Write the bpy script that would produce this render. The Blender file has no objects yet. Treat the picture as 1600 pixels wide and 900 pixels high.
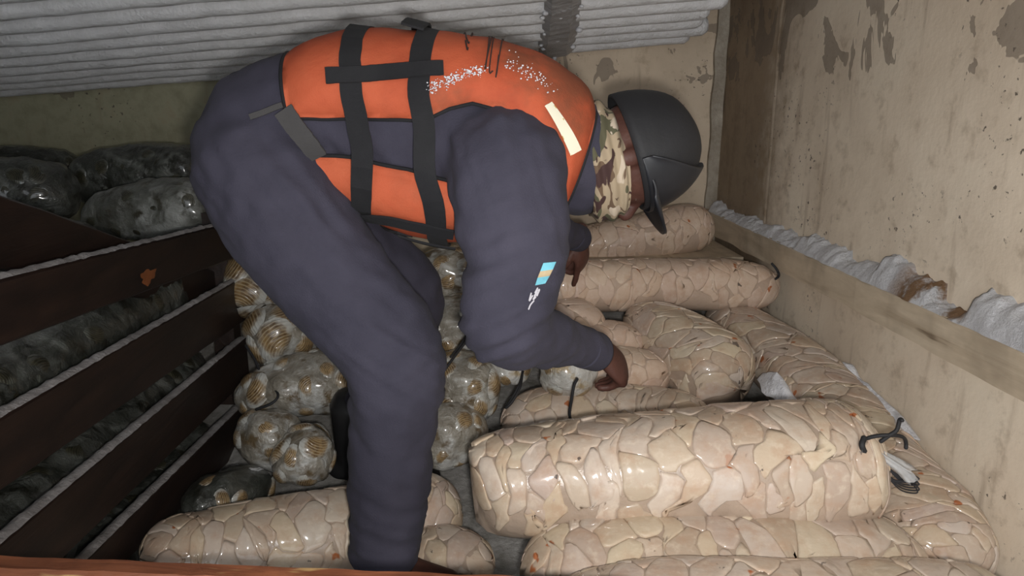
import bpy, bmesh, math, random
from mathutils import Vector, Matrix, noise
import numpy as np
PI = math.pi
V = Vector
sc = bpy.context.scene
C = sc.collection
random.seed(7)

# ------------------------------------------------------------------ camera
FPX = 1155.0
CAM = V((0, 0, 0.93))
cd = bpy.data.cameras.new('camera')
cd.sensor_width = 36.0
cd.lens = 36.0 * FPX / 1600.0
cd.clip_start = 0.02
cam = bpy.data.objects.new('camera', cd)
C.objects.link(cam)
cam.location = CAM
cam.rotation_euler = (PI / 2 - math.radians(13.9), 0, math.radians(-3))
sc.camera = cam
RC = cam.rotation_euler.to_matrix()

# ------------------------------------------------------------------ world and light
w = bpy.data.worlds.new('world')
sc.world = w
w.use_nodes = True
w.node_tree.nodes['Background'].inputs[0].default_value = (0.90, 0.95, 1.0, 1)
w.node_tree.nodes['Background'].inputs[1].default_value = 1.35

def ray(px, py):
    return RC @ V(((px - 800) / FPX, -(py - 450) / FPX, -1.0))
def U(px, py, Y):
    r = ray(px, py)
    return CAM + r * (Y / r.y)
def UX(px, py, X):
    r = ray(px, py)
    return CAM + r * (X / r.x)
def proj(p):
    q = RC.transposed() @ (V(p) - CAM)
    return 800 + FPX * q.x / -q.z, 450 - FPX * q.y / -q.z

ld = bpy.data.lights.new('camera_flash', 'SPOT')
ld.energy = 45
ld.color = (1.0, 0.97, 0.93)
ld.spot_size = math.radians(144)
ld.spot_blend = 1.0
ld.shadow_soft_size = 0.02
flash = bpy.data.objects.new('camera_flash', ld)
C.objects.link(flash)
flash.location = (0.022, 0.0, 0.893)
flash.rotation_euler = (U(1180, 330, 2.0) - flash.location).to_track_quat('-Z', 'Y').to_euler()

vs = sc.view_settings
vs.view_transform = 'Standard'
vs.look = 'None'
vs.exposure = 0.48
vs.gamma = 1.0
vs.use_curve_mapping = False

# ------------------------------------------------------------------ material helpers
class N:
    """small node-graph helper"""
    def __init__(s, name):
        s.m = bpy.data.materials.new(name)
        s.m.use_nodes = True
        s.t = s.m.node_tree
        s.b = s.t.nodes['Principled BSDF']
        s.tc = s.t.nodes.new('ShaderNodeTexCoord')
    def put(s, sock, v):
        if isinstance(v, bpy.types.NodeSocket):
            s.t.links.new(v, sock)
        elif isinstance(v, (int, float)):
            sock.default_value = v
        else:
            sock.default_value = (*v, 1) if len(v) == 3 and len(sock.default_value) == 4 else v
    def node(s, typ, ins=None, **props):
        n = s.t.nodes.new(typ)
        for k, v in props.items():
            setattr(n, k, v)
        for k, v in (ins or {}).items():
            s.put(n.inputs[k], v)
        return n
    def mapping(s, scale=(1, 1, 1), coord='Object', rot=(0, 0, 0)):
        return s.node('ShaderNodeMapping', {'Vector': s.tc.outputs[coord], 'Scale': scale, 'Rotation': rot}).outputs[0]
    def noise(s, scale, detail=4, rough=.6, vec=None, dist=0):
        return s.node('ShaderNodeTexNoise', {'Vector': vec or s.tc.outputs['Object'], 'Scale': scale, 'Detail': detail, 'Roughness': rough, 'Distortion': dist}).outputs[0]
    def ramp(s, fac, stops, interp='LINEAR'):
        n = s.node('ShaderNodeValToRGB', {'Fac': fac})
        cr = n.color_ramp
        cr.interpolation = interp
        while len(cr.elements) < len(stops):
            cr.elements.new(0.5)
        for e, (p, c) in zip(cr.elements, stops):
            e.position = p
            e.color = (*c, 1) if not isinstance(c, (int, float)) else (c, c, c, 1)
        return n.outputs[0]
    def mix(s, fac, a, b, mode='MIX'):
        n = s.t.nodes.new('ShaderNodeMix')
        n.data_type = 'RGBA'
        n.blend_type = mode
        s.put(n.inputs[0], fac); s.put(n.inputs[6], a); s.put(n.inputs[7], b)
        return n.outputs[2]
    def math(s, op, a, b=0.0):
        n = s.node('ShaderNodeMath', operation=op)
        s.put(n.inputs[0], a); s.put(n.inputs[1], b)
        return n.outputs[0]
    def maprange(s, v, a, b, c=0.0, d=1.0):
        n = s.node('ShaderNodeMapRange', {'Value': v, 'From Min': a, 'From Max': b, 'To Min': c, 'To Max': d})
        n.interpolation_type = 'SMOOTHSTEP'
        return n.outputs[0]
    def xyz(s, coord='Object'):
        return s.node('ShaderNodeSeparateXYZ', {0: s.tc.outputs[coord]}).outputs
    def bump(s, h, strength=.3, dist=.01):
        s.put(s.b.inputs['Normal'], s.node('ShaderNodeBump', {'Height': h, 'Strength': strength, 'Distance': dist}).outputs[0])
    def set(s, **kw):
        for k, v in kw.items():
            s.put(s.b.inputs[k.replace('_', ' ')], v)
        return s.m

M = {}
# walls: cream paint over insulation, damp stains, mould specks, peeled patches
def wall_mat(name, back):
    n = N(name)
    x, y, z = n.xyz()
    big = n.noise(2.2, 5, .6)
    fine = n.noise(14, 6, .65)
    if back:
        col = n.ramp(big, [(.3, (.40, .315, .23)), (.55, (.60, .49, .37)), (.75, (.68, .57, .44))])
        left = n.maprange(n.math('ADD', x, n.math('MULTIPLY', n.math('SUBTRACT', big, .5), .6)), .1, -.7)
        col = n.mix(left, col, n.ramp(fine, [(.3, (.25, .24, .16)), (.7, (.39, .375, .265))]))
    else:
        col = n.ramp(big, [(.3, (.64, .53, .41)), (.5, (.78, .665, .53)), (.72, (.86, .765, .62))])
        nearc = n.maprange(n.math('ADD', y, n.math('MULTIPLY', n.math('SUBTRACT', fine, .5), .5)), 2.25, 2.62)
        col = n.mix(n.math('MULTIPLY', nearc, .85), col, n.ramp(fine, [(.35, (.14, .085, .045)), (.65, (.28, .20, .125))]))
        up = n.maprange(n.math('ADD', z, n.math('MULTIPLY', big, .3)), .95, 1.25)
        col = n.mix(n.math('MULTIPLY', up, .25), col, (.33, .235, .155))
    col = n.mix(n.maprange(fine, .52, .72), col, n.mix(.35, col, (.20, .13, .07)))
    # streaks running down
    st = n.noise(1.0, 5, .6, n.mapping((16, 16, 2.0)))
    col = n.mix(n.math('MULTIPLY', n.maprange(st, .56, .75), .45), col, (.19, .12, .07))
    # mould specks
    sp = n.noise(55, 3, .6)
    area = n.noise(3.1, 2, .5, n.mapping((1, 1, 1), rot=(.4, .2, 1)))
    speck = n.math('MULTIPLY', n.maprange(sp, .63, .68), n.maprange(area, .50, .60))
    col = n.mix(n.math('MULTIPLY', speck, .85), col, (.07, .055, .045))
    # peeled patches high up
    pl = n.noise(1.0, 4, .55, n.mapping((5.0, 5.0, 3.0), rot=(.5, .0, 0)), 1.2)
    hi = n.maprange(z, .90, 1.04)
    peel = n.maprange(n.math('ADD', pl, n.math('MULTIPLY', n.math('SUBTRACT', hi, 1.0), .25)), .548, .556)
    col = n.mix(n.math('MULTIPLY', peel, .62), col, (.15, .12, .095))
    h = n.math('SUBTRACT', n.math('ADD', n.math('MULTIPLY', big, .6), n.math('MULTIPLY', fine, .3)), n.math('MULTIPLY', peel, .15))
    n.bump(h, .35, .02)
    return n.set(Base_Color=col, Roughness=n.maprange(big, .3, .7, .45, .65), Specular_IOR_Level=.25)
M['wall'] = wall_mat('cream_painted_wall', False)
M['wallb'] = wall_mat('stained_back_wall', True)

def simple(name, col, rough=.6, bscale=0, bstr=.2, var=.25, bdist=.005, **kw):
    n = N(name)
    a = n.noise(9, 5, .6)
    c2 = tuple(c * (1 - var) for c in col)
    c3 = tuple(min(1, c * (1 + var)) for c in col)
    n.set(Base_Color=n.ramp(a, [(.3, c2), (.7, c3)]), Roughness=rough, **kw)
    if bscale:
        n.bump(n.noise(bscale, 4, .65), bstr, bdist)
    return n.m

def frost(name, lo, hi, bs=90, rough=.75):
    n = N(name)
    a = n.noise(12, 6, .7)
    n.bump(n.math('ADD', n.noise(bs, 5, .75), n.math('MULTIPLY', n.noise(bs * .25, 3, .6), 1.2)), .6, .01)
    return n.set(Base_Color=n.ramp(a, [(.3, lo), (.7, hi)]), Roughness=rough, Specular_IOR_Level=.35)
M['frost_pipe'] = frost('frosted_pipe', (.70, .70, .71), (.90, .90, .92))
M['frost_grey'] = frost('grey_ice', (.22, .22, .23), (.38, .38, .40), 60, .45)
M['frost_dirty'] = frost('dirty_frost', (.19, .175, .17), (.42, .40, .40), 110)
M['frost_bracket'] = frost('bracket_frost', (.33, .32, .32), (.52, .51, .52), 60, .4)
M['snow'] = frost('snow', (.62, .62, .66), (.85, .86, .90), 140, .85)
n = N('dirty_snow')
yy = n.xyz()[1]
dn = n.noise(9, 5, .65)
band = n.math('MULTIPLY', n.maprange(n.math('ADD', yy, n.math('MULTIPLY', dn, .22)), 1.42, 1.50), n.maprange(n.math('ADD', yy, n.math('MULTIPLY', dn, .22)), 1.74, 1.66))
col = n.mix(n.math('MULTIPLY', band, n.maprange(dn, .38, .50)), n.ramp(n.noise(14, 5, .7), [(.3, (.76, .75, .78)), (.7, (.95, .95, .97))]), (.30, .17, .085))
n.bump(n.noise(150, 6, .8), .9, .012)
M['rail_snow'] = n.set(Base_Color=col, Roughness=.85)

def wood(name, lo, hi, rough, rot=(0, 0, 0), scale=(3, 30, 30), scratch=None, knots=False):
    n = N(name)
    g = n.noise(1.0, 6, .65, n.mapping(scale, rot=rot), .6)
    p = n.noise(5, 4, .6)
    col = n.ramp(g, [(.3, lo), (.7, hi)])
    col = n.mix(n.maprange(p, .45, .7), col, n.mix(.5, col, tuple(c * .5 for c in lo)))
    if scratch:
        s = n.noise(1.0, 3, .5, n.mapping((scale[0] * 2.5, scale[1] * 1.2, scale[2] * 1.2), rot=rot))
        col = n.mix(n.maprange(s, .63, .72), col, scratch)
    n.bump(g, .35, .006)
    return n.set(Base_Color=col, Roughness=rough)
M['board'] = wood('wet_dark_board', (.011, .006, .005), (.030, .015, .010), .5, scale=(30, 3, 30))
M['hatch'] = wood('red_brown_board', (.11, .035, .018), (.36, .13, .06), .45, scale=(4, 40, 40), scratch=(.48, .30, .13))
M['rail'] = wood('worn_painted_rail', (.46, .365, .26), (.68, .57, .43), .6, scale=(20, 2.5, 26), scratch=(.13, .085, .05))
M['floor'] = frost('icy_floor', (.12, .115, .10), (.36, .35, .34), 50, .5)
M['ceiling'] = frost('ceiling_frost', (.25, .25, .25), (.40, .40, .40), 50, .8)

# fish fillets under clear film: every piece its own shade
def fillet_mat(name, shades, film=.9):
    n = N(name)
    oi = n.node('ShaderNodeObjectInfo').outputs['Random']
    base = n.ramp(oi, [(i / (len(shades) - 1), c) for i, c in enumerate(shades)])
    a = n.noise(26, 5, .6)
    col = n.mix(n.maprange(a, .40, .72), base, n.mix(.5, base, (.42, .255, .16)))
    col = n.mix(n.math('MULTIPLY', n.maprange(n.noise(60, 3, .6), .5, .75), .35), col, (.70, .61, .49))
    rv = n.node('ShaderNodeTexWhiteNoise', {'W': oi}, noise_dimensions='1D').outputs[0]
    rr = n.noise(24, 2, .5)
    red = n.math('MULTIPLY', n.maprange(rr, .672, .71), n.maprange(rv, .58, .62))
    col = n.mix(red, col, (.36, .12, .045))
    dk = n.math('MULTIPLY', n.maprange(n.noise(33, 3, .55, n.mapping((1, 1, 1), rot=(1, 2, .5))), .68, .72), n.maprange(rv, .5, .45))
    col = n.mix(n.math('MULTIPLY', dk, .85), col, (.06, .045, .04))
    n.bump(n.math('ADD', n.noise(38, 4, .6), n.math('MULTIPLY', n.noise(1, 3, .5, n.mapping((16, 60, 60))), .5)), .22, .008)
    return n.set(Base_Color=col, Roughness=.5, Specular_IOR_Level=.15, Coat_Weight=film, Coat_Roughness=.09, Coat_IOR=1.45,
                 Subsurface_Weight=.0)
SH = [(0.448, 0.351, 0.265), (0.503, 0.416, 0.347), (0.528, 0.424, 0.308), (0.436, 0.341, 0.277), (0.571, 0.482, 0.399), (0.479, 0.379, 0.323), (0.424, 0.333, 0.25), (0.546, 0.461, 0.347), (0.516, 0.437, 0.378), (0.51, 0.394, 0.286), (0.565, 0.473, 0.347)]
M['fillet'] = fillet_mat('pale_fillet', SH)
M['fillet_far'] = fillet_mat('pinkish_fillet', [(.55, .41, .31), (.60, .46, .36), (.57, .43, .35), (.62, .49, .38), (.53, .39, .31)], .6)
M['film'] = simple('film_over_fillets', (.37, .285, .22), .3, 60, .4, .2, Coat_Weight=.8, Coat_Roughness=.12)
M['film_far'] = simple('film_over_pinkish_fillets', (.44, .33, .255), .3, 60, .4, .15, Coat_Weight=.6, Coat_Roughness=.15)
n = N('clear_plastic')
n.bump(n.noise(45, 4, .6), .5, .01)
M['clear'] = n.set(Base_Color=(.52, .52, .52), Roughness=.14, Alpha=.62, Specular_IOR_Level=.7, Coat_Weight=.5)
M['string'] = simple('black_twine', (.012, .012, .014), .7)

def frostbag(name, lo, mid, hi, dark):
    n = N(name)
    a = n.noise(11, 6, .68, dist=.6)
    col = n.ramp(a, [(.32, lo), (.5, mid), (.68, hi)])
    col = n.mix(n.maprange(n.noise(19, 4, .6), .52, .66), col, dark)
    col = n.mix(n.math('MULTIPLY', n.maprange(n.noise(8, 3, .5, n.mapping((1, 1, 1), rot=(2, 1, 0))), .55, .65), .7), col, hi)
    n.bump(n.math('ADD', n.noise(30, 5, .65, dist=1.0), n.math('MULTIPLY', n.noise(110, 3, .6), .3)), .55, .015)
    return n.set(Base_Color=col, Roughness=.32, Specular_IOR_Level=.5, Coat_Weight=.7, Coat_Roughness=.12)
M['fbag'] = frostbag('frosted_film', (.13, .11, .08), (.28, .26, .22), (.56, .57, .56), (.12, .085, .045))
M['fbag_dark'] = frostbag('dark_frosted_film', (.022, .024, .019), (.055, .058, .05), (.17, .18, .165), (.018, .018, .013))
M['fbag_mid'] = frostbag('grey_frosted_film', (.06, .06, .05), (.14, .145, .13), (.34, .35, .335), (.05, .045, .03))
M['fbag_white'] = frostbag('white_frosted_film', (.30, .28, .24), (.50, .49, .46), (.66, .67, .66), (.38, .29, .17))
def ridged(name, a, b, hi, W):
    n = N(name)
    v = n.node('ShaderNodeVectorMath', {0: n.tc.outputs['Object'], 1: (0.25, .9, 0)}, operation='DISTANCE').outputs['Value']
    nz = n.noise(2.2, 4, .6)
    s = n.math('SINE', n.math('MULTIPLY', n.math('ADD', v, n.math('MULTIPLY', nz, .12)), 42.0))
    r = n.maprange(s, -.2, .95)
    col = n.mix(n.math('MULTIPLY', r, .42), n.mix(n.maprange(nz, .35, .65), a, b), hi)
    rad_ = n.node('ShaderNodeVectorMath', {0: n.tc.outputs['Object']}, operation='LENGTH').outputs['Value']
    col = n.mix(n.maprange(n.math('ADD', rad_, n.math('MULTIPLY', n.math('SUBTRACT', nz, .5), .9)), .52, .98), col, W)
    n.bump(r, .3, .02)
    return n.set(Base_Color=col, Roughness=.3, Coat_Weight=.8, Coat_Roughness=.08)
M['ridged'] = ridged('ridged_brown_fish', (.10, .055, .022), (.27, .17, .07), (.52, .43, .27), (.46, .46, .43))
M['ridged_dark'] = ridged('dark_fish', (.015, .014, .009), (.055, .05, .03), (.10, .10, .07), (.10, .105, .09))

# person
def cloth(name, col, lift, rough=.9, bs=380, fold=.0):
    n = N(name)
    a = n.noise(4.5, 5, .6)
    c = n.ramp(a, [(.28, col), (.72, lift)])
    h = n.noise(bs, 2, .5)
    n.bump(n.math('ADD', n.math('MULTIPLY', h, .25), n.noise(14, 4, .55, n.mapping((1, 1, .55)))), .5, .006)
    return n.set(Base_Color=c, Roughness=rough, Sheen_Weight=.02, Specular_IOR_Level=.15)
M['navy'] = cloth('navy_coverall', (.033, .0315, .046), (.058, .0545, .077))
M['sleeve_dark'] = cloth('dark_cuff', (.02, .02, .03), (.035, .033, .05))
n = N('orange_vest')
a = n.noise(6, 5, .6)
col = n.ramp(a, [(.25, (.33, .058, .026)), (.5, (.46, .095, .042)), (.78, (.52, .128, .060))])
dz = n.noise(5, 5, .65, n.mapping((1, 1, 1), rot=(0, 1, 2)))
xv = n.xyz()[0]
worn = n.math('MULTIPLY', n.maprange(dz, .46, .66), n.maprange(xv, -.12, .1))
col = n.mix(n.math('MULTIPLY', worn, .75), col, (.17, .065, .035))
n.bump(n.math('ADD', n.noise(16, 4, .6), n.math('MULTIPLY', n.noise(500, 2, .5), .2)), .4, .008)
M['orange'] = n.set(Base_Color=col, Roughness=.75, Specular_IOR_Level=.2)
M['web'] = cloth('black_webbing', (.012, .012, .014), (.026, .026, .028), .8, 700)
M['web_grey'] = cloth('grey_webbing', (.045, .043, .045), (.075, .072, .07), .8, 700)
n = N('reflective_tape')
col = n.mix(n.maprange(n.noise(70, 3, .6), .60, .64), (.90, .88, .72), (.55, .36, .10))
M['tape'] = n.set(Base_Color=col, Roughness=.3, Metallic=.25)
M['black'] = simple('black_cap_fabric', (.011, .011, .013), .7, 60, .2, .3)
M['black_shell'] = simple('black_cap_visor', (.013, .014, .018), .45, 20, .1, .3)
M['rubber'] = simple('black_rubber', (.012, .012, .013), .45, 20, .1)
n = N('skin')
col = n.ramp(n.noise(18, 4, .6), [(.3, (.060, .024, .018)), (.7, (.100, .043, .031))])
n.bump(n.noise(150, 3, .6), .25, .003)
M['skin'] = n.set(Base_Color=col, Roughness=.55, Specular_IOR_Level=.3)
M['eye'] = simple('eye', (.5, .46, .42), .2)
n = N('camouflage')
a = n.noise(17, 2, .45, n.mapping((1, 1, .6)), 1.2)
b = n.noise(21, 2, .45, n.mapping((1, 1, .6), rot=(1, 2, .3)), 1.2)
col = n.ramp(a, [(0, (.085, .08, .045)), (.42, (.085, .08, .045)), (.425, (.33, .26, .175)), (.58, (.36, .285, .20)), (.585, (.12, .075, .045))], 'CONSTANT')
col = n.mix(n.maprange(b, .61, .625), col, (.045, .02, .018))
col = n.mix(n.maprange(b, .37, .355), col, (.48, .40, .31))
n.bump(n.noise(14, 3, .5, n.mapping((1, 1, .4))), .6, .01)
M['camo'] = n.set(Base_Color=col, Roughness=.85)
M['flag_blue'] = simple('aqua_patch', (.16, .48, .60), .7, 300, .2, .15)
M['flag_gold'] = simple('gold_patch', (.46, .36, .22), .7, 300, .2, .15)
M['white_thread'] = simple('white_thread', (.55, .53, .58), .8)
M['ink'] = simple('black_ink', (.035, .018, .014), .8)
M['knot'] = simple('orange_knot', (.20, .062, .018), .6, 40, .4, .5)

# ------------------------------------------------------------------ object helpers
def mesh_obj(name, verts, faces, mat, parent=None, loc=None, smooth=True):
    """verts in world space; stored relative to the parent (or loc)"""
    o0 = parent_origin(parent) if parent else (V(loc) if loc is not None else V((0, 0, 0)))
    me = bpy.data.meshes.new(name)
    me.from_pydata([tuple(V(v) - o0) for v in verts], [], faces)
    if smooth:
        me.polygons.foreach_set('use_smooth', [True] * len(me.polygons))
    me.materials.append(M[mat] if isinstance(mat, str) else mat)
    o = bpy.data.objects.new(name, me)
    C.objects.link(o)
    if parent:
        o.parent = parent
    else:
        o.location = o0
    return o
def parent_origin(p):
    q = V((0, 0, 0))
    while p:
        q = q + p.location
        p = p.parent
    return q
def empty(name, loc):
    o = bpy.data.objects.new(name, None)
    o.empty_display_size = .05
    C.objects.link(o)
    o.location = loc
    return o
def tag(o, label, cat, group=None, kind=None):
    o['label'] = label
    o['category'] = cat
    if group: o['group'] = group
    if kind: o['kind'] = kind
    return o
def struct(o, label=None):
    o['kind'] = 'structure'
    if label: o['label'] = label
    return o

def prism(p4a, p4b):
    """box from two matching quads"""
    v = list(p4a) + list(p4b)
    f = [(3, 2, 1, 0), (4, 5, 6, 7)] + [(i, (i + 1) % 4, 4 + (i + 1) % 4, 4 + i) for i in range(4)]
    return v, f
def boxv(x0, x1, y0, y1, z0, z1):
    return prism([V((x0, y0, z0)), V((x1, y0, z0)), V((x1, y1, z0)), V((x0, y1, z0))],
                 [V((x0, y0, z1)), V((x1, y0, z1)), V((x1, y1, z1)), V((x0, y1, z1))])
def catmull(pts, n):
    """resample a list of tuples smoothly to n samples"""
    A = np.array([list(p) for p in pts], float)
    if len(A) == 2:
        t = np.linspace(0, 1, n)[:, None]
        return A[0] * (1 - t) + A[1] * t
    P = np.vstack([2 * A[0] - A[1], A, 2 * A[-1] - A[-2]])
    out = []
    for u in np.linspace(0, len(A) - 1 - 1e-9, n):
        i = int(u); f = u - i
        p0, p1, p2, p3 = P[i:i + 4]
        out.append(.5 * (2 * p1 + (p2 - p0) * f + (2 * p0 - 5 * p1 + 4 * p2 - p3) * f * f + (3 * p1 - p0 - 3 * p2 + p3) * f ** 3))
    return np.array(out)
def tube(pts, rad, seg=8, n=None, ref=V((0, 1, 0)), round_end=True):
    """pts: points; rad: number, list of numbers or list of (side, up); closed capped tube. side lies along ref"""
    k = len(pts)
    if isinstance(rad, (int, float)): rad = [rad] * k
    rad = [(r, r) if isinstance(r, (int, float)) else r for r in rad]
    rows = [list(p) + list(r) for p, r in zip(pts, rad)]
    S = catmull(rows, n or k)
    v = []; f = []
    m = len(S)
    for i, row in enumerate(S):
        c = V(row[:3])
        T = V(S[min(i + 1, m - 1)][:3]) - V(S[max(i - 1, 0)][:3])
        T.normalize()
        sd = ref - T * ref.dot(T)
        if sd.length < 1e-3: sd = V((1, 0, 0)) - T * T.x
        sd.normalize()
        up = T.cross(sd)
        for j in range(seg):
            a = 2 * PI * j / seg
            v.append(c + sd * (row[3] * math.cos(a)) + up * (row[4] * math.sin(a)))
    for i in range(m - 1):
        for j in range(seg):
            f.append((i * seg + j, i * seg + (j + 1) % seg, (i + 1) * seg + (j + 1) % seg, (i + 1) * seg + j))
    for e, i, s in ((0, 0, -1), (1, m - 1, 1)):
        c = V(S[i][:3])
        T = (V(S[min(i + 1, m - 1)][:3]) - V(S[max(i - 1, 0)][:3])).normalized()
        b = len(v)
        ravg = (S[i][3] + S[i][4]) / 2
        ring = range(i * seg, (i + 1) * seg)
        if round_end:
            for j in ring: v.append(c + (v[j] - c) * .72 + T * s * ravg * .5)
            v.append(c + T * s * ravg * .72)
            for j in range(seg):
                q = (i * seg + j, i * seg + (j + 1) % seg, b + (j + 1) % seg, b + j)
                f.append(q if s > 0 else q[::-1])
                q = (b + j, b + (j + 1) % seg, b + seg)
                f.append(q if s > 0 else q[::-1])
        else:
            v.append(c)
            for j in range(seg):
                q = (i * seg + j, i * seg + (j + 1) % seg, b)
                f.append(q if s > 0 else q[::-1])
    return v, f
def ellipsoid(c, ax, nu=20, nv=12):
    """ax: three vectors"""
    v = []; f = []
    for i in range(nv + 1):
        th = PI * i / nv
        for j in range(nu):
            a = 2 * PI * j / nu
            v.append(V(c) + ax[0] * (math.sin(th) * math.cos(a)) + ax[1] * (math.sin(th) * math.sin(a)) + ax[2] * math.cos(th))
    for i in range(nv):
        for j in range(nu):
            f.append((i * nu + j, (i + 1) * nu + j, (i + 1) * nu + (j + 1) % nu, i * nu + (j + 1) % nu))
    return v, f
def join(*vf):
    v = []; f = []
    for a, b in vf:
        o = len(v)
        v += list(a)
        f += [tuple(i + o for i in q) for q in b]
    return v, f
def unify(name, vf, voxel, smooth_it, mat, parent=None, loc=None, folds=None):
    """one continuous skin grown over overlapping closed shapes"""
    v, f = vf
    me = bpy.data.meshes.new('tmp')
    me.from_pydata([tuple(p) for p in v], [], f)
    o = bpy.data.objects.new('tmp', me)
    C.objects.link(o)
    r = o.modifiers.new('r', 'REMESH'); r.mode = 'VOXEL'; r.voxel_size = voxel; r.adaptivity = 0
    s = o.modifiers.new('s', 'SMOOTH'); s.factor = .5; s.iterations = smooth_it
    dg = bpy.context.evaluated_depsgraph_get()
    me2 = bpy.data.meshes.new_from_object(o.evaluated_get(dg))
    bpy.data.objects.remove(o)
    bpy.data.meshes.remove(me)
    vs_ = [v.co.copy() for v in me2.vertices]
    if folds:
        vs_ = [p + nn.normal * folds(p) for p, nn in zip(vs_, me2.vertices)]
    fs = [tuple(p.vertices) for p in me2.polygons]
    bpy.data.meshes.remove(me2)
    return mesh_obj(name, vs_, fs, mat, parent, loc)

# ------------------------------------------------------------------ the room
WX, WY = 1.0, 3.0
def slab(name, f, nu, nv, thick, mat):
    """front surface f(u,v) on a grid, backed by a slab of real thickness (vector thick)"""
    v = []; fc = []
    for i in range(nu + 1):
        for j in range(nv + 1):
            v.append(f(i / nu, j / nv))
    w = nv + 1
    for i in range(nu):
        for j in range(nv):
            fc.append((i * w + j, (i + 1) * w + j, (i + 1) * w + j + 1, i * w + j + 1))
    o = len(v)
    cs = [0, nu * w, nu * w + nv, nv]
    for k in cs: v.append(v[k] + thick)
    fc.append((o + 3, o + 2, o + 1, o))
    e = [[i * w for i in range(nu + 1)], [nu * w + j for j in range(nv + 1)], [i * w + nv for i in range(nu, -1, -1)], [j for j in range(nv, -1, -1)]]
    for k in range(4):
        fc.append(tuple(e[k][::-1]) + (o + k, o + (k + 1) % 4))
    return struct(mesh_obj(name, v, fc, mat))
def nz(p, s=1.0, seed=0.0):
    return noise.noise(V((p[0] * s + seed, p[1] * s - seed * 1.7, p[2] * s + seed * .6)))
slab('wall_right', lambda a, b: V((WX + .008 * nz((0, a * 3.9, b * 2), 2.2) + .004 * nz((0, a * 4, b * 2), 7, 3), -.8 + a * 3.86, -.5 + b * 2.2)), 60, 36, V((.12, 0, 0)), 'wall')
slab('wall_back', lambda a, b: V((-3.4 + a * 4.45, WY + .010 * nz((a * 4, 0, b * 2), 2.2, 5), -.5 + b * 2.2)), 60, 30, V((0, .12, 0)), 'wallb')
slab('wall_left', lambda a, b: V((-3.4, -.8 + a * 3.86, -.5 + b * 2.2)), 4, 4, V((-.12, 0, 0)), 'wallb')
slab('front_light_block', lambda a, b: V((-3.4 + a * 2.35, -.8, -.5 + b * 2.2)), 4, 4, V((0, -.12, 0)), 'wallb')  # unseen partial wall behind the camera, added to block fill light from the left
def floor_z(x, y):
    return -.16 + .40 * max(0, min(1, (y - 1.3) / 1.3)) + .02 * nz((x, y, 0), 5)
slab('floor', lambda a, b: V((-3.4 + a * 4.45, -.8 + b * 3.86, floor_z(-3.4 + a * 4.45, -.8 + b * 3.86))), 80, 70, V((0, 0, -.2)), 'floor')
slab('ceiling', lambda a, b: V((-3.4 + a * 4.45, -.8 + b * 3.86, 1.62)), 8, 8, V((0, 0, .1)), 'ceiling')

# corner bead: frosted filler strip where the walls meet
def strip_v(px0, px1, X0, dep, zs, name, mat):
    v = []; f = []
    for i, z in enumerate(zs):
        j = .012 * nz((0, 0, z), 9, px0)
        v += [V((X0[0] + j, WY + .01, z)), V((X0[0] + j, WY - dep, z)), V((X0[1] + j * .5, WY - dep, z)), V((X0[1] + j * .5, WY + .01, z))]
    for i in range(len(zs) - 1):
        for k in range(4):
            f.append((i * 4 + k, i * 4 + (k + 1) % 4, i * 4 + 4 + (k + 1) % 4, i * 4 + 4 + k))
    f += [(3, 2, 1, 0), tuple(len(v) - 4 + k for k in range(4))]
    return struct(mesh_obj(name, v, f, mat, smooth=False))
strip_v(1, 2, (.955, 1.0), .02, [(.25 + .04 * i) for i in range(30)], 'trim_1', frost('white_filler', (.24, .20, .15), (.46, .41, .34), 60))

# vertical seams of the wall panels: thin raised battens under the paint
for k, (px, py0, py1) in enumerate(((1212, 300, 10),)):
    p = UX(px, (py0 + py1) / 2, WX)
    v, f = [], []
    for i in range(15):
        z = .52 + i * (.07 if k == 0 else .018)
        yy_ = p.y + .03 * nz((0, k, z), 4)
        v += [V((WX - .004, yy_ - .012, z)), V((WX - .007, yy_, z)), V((WX - .004, yy_ + .012, z))]
    for i in range(14):
        for q in range(2): f.append((i * 3 + q, i * 3 + q + 1, i * 3 + 4 + q, i * 3 + 3 + q))
    struct(mesh_obj('trim_%d' % (k + 2), v, f, 'wall'))

# wooden rail along the right wall with snow lying on it
ra, rb = UX(1117, 332, .945), UX(1600, 557, .945)
rc, rd = UX(1117, 367, .945), UX(1543, 600, .945)
zt = (ra.z + rb.z) / 2; zb = (rc.z + rd.z) / 2
v = []; f = []
NR = 60
for i in range(NR + 1):
    y = 2.985 - i * (2.985 - .2) / NR
    e1 = .003 * nz((0, y, 1), 9); e2 = .005 * nz((0, y, 7), 7)
    v += [V((.999, y, zb + e2)), V((.945 + e1, y, zb + e2)), V((.945 + e1, y, zt - .006)), V((.951 + e1, y, zt + e1)), V((.999, y, zt + e1))]
for i in range(NR):
    for k in range(5):
        f.append((i * 5 + k, i * 5 + (k + 1) % 5, i * 5 + 5 + (k + 1) % 5, i * 5 + 5 + k))
f += [(4, 3, 2, 1, 0), tuple(len(v) - 5 + k for k in range(5))]
struct(mesh_obj('trim_3', v, f, 'rail', smooth=False), 'worn cream-painted wooden rail running along the right wall under the snow')
# rear ledge under the far bags
v, f = boxv(.1, .945, 2.50, 2.99, .26, .412)
struct(mesh_obj('trim_4', v, f, 'rail', smooth=False))

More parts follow.
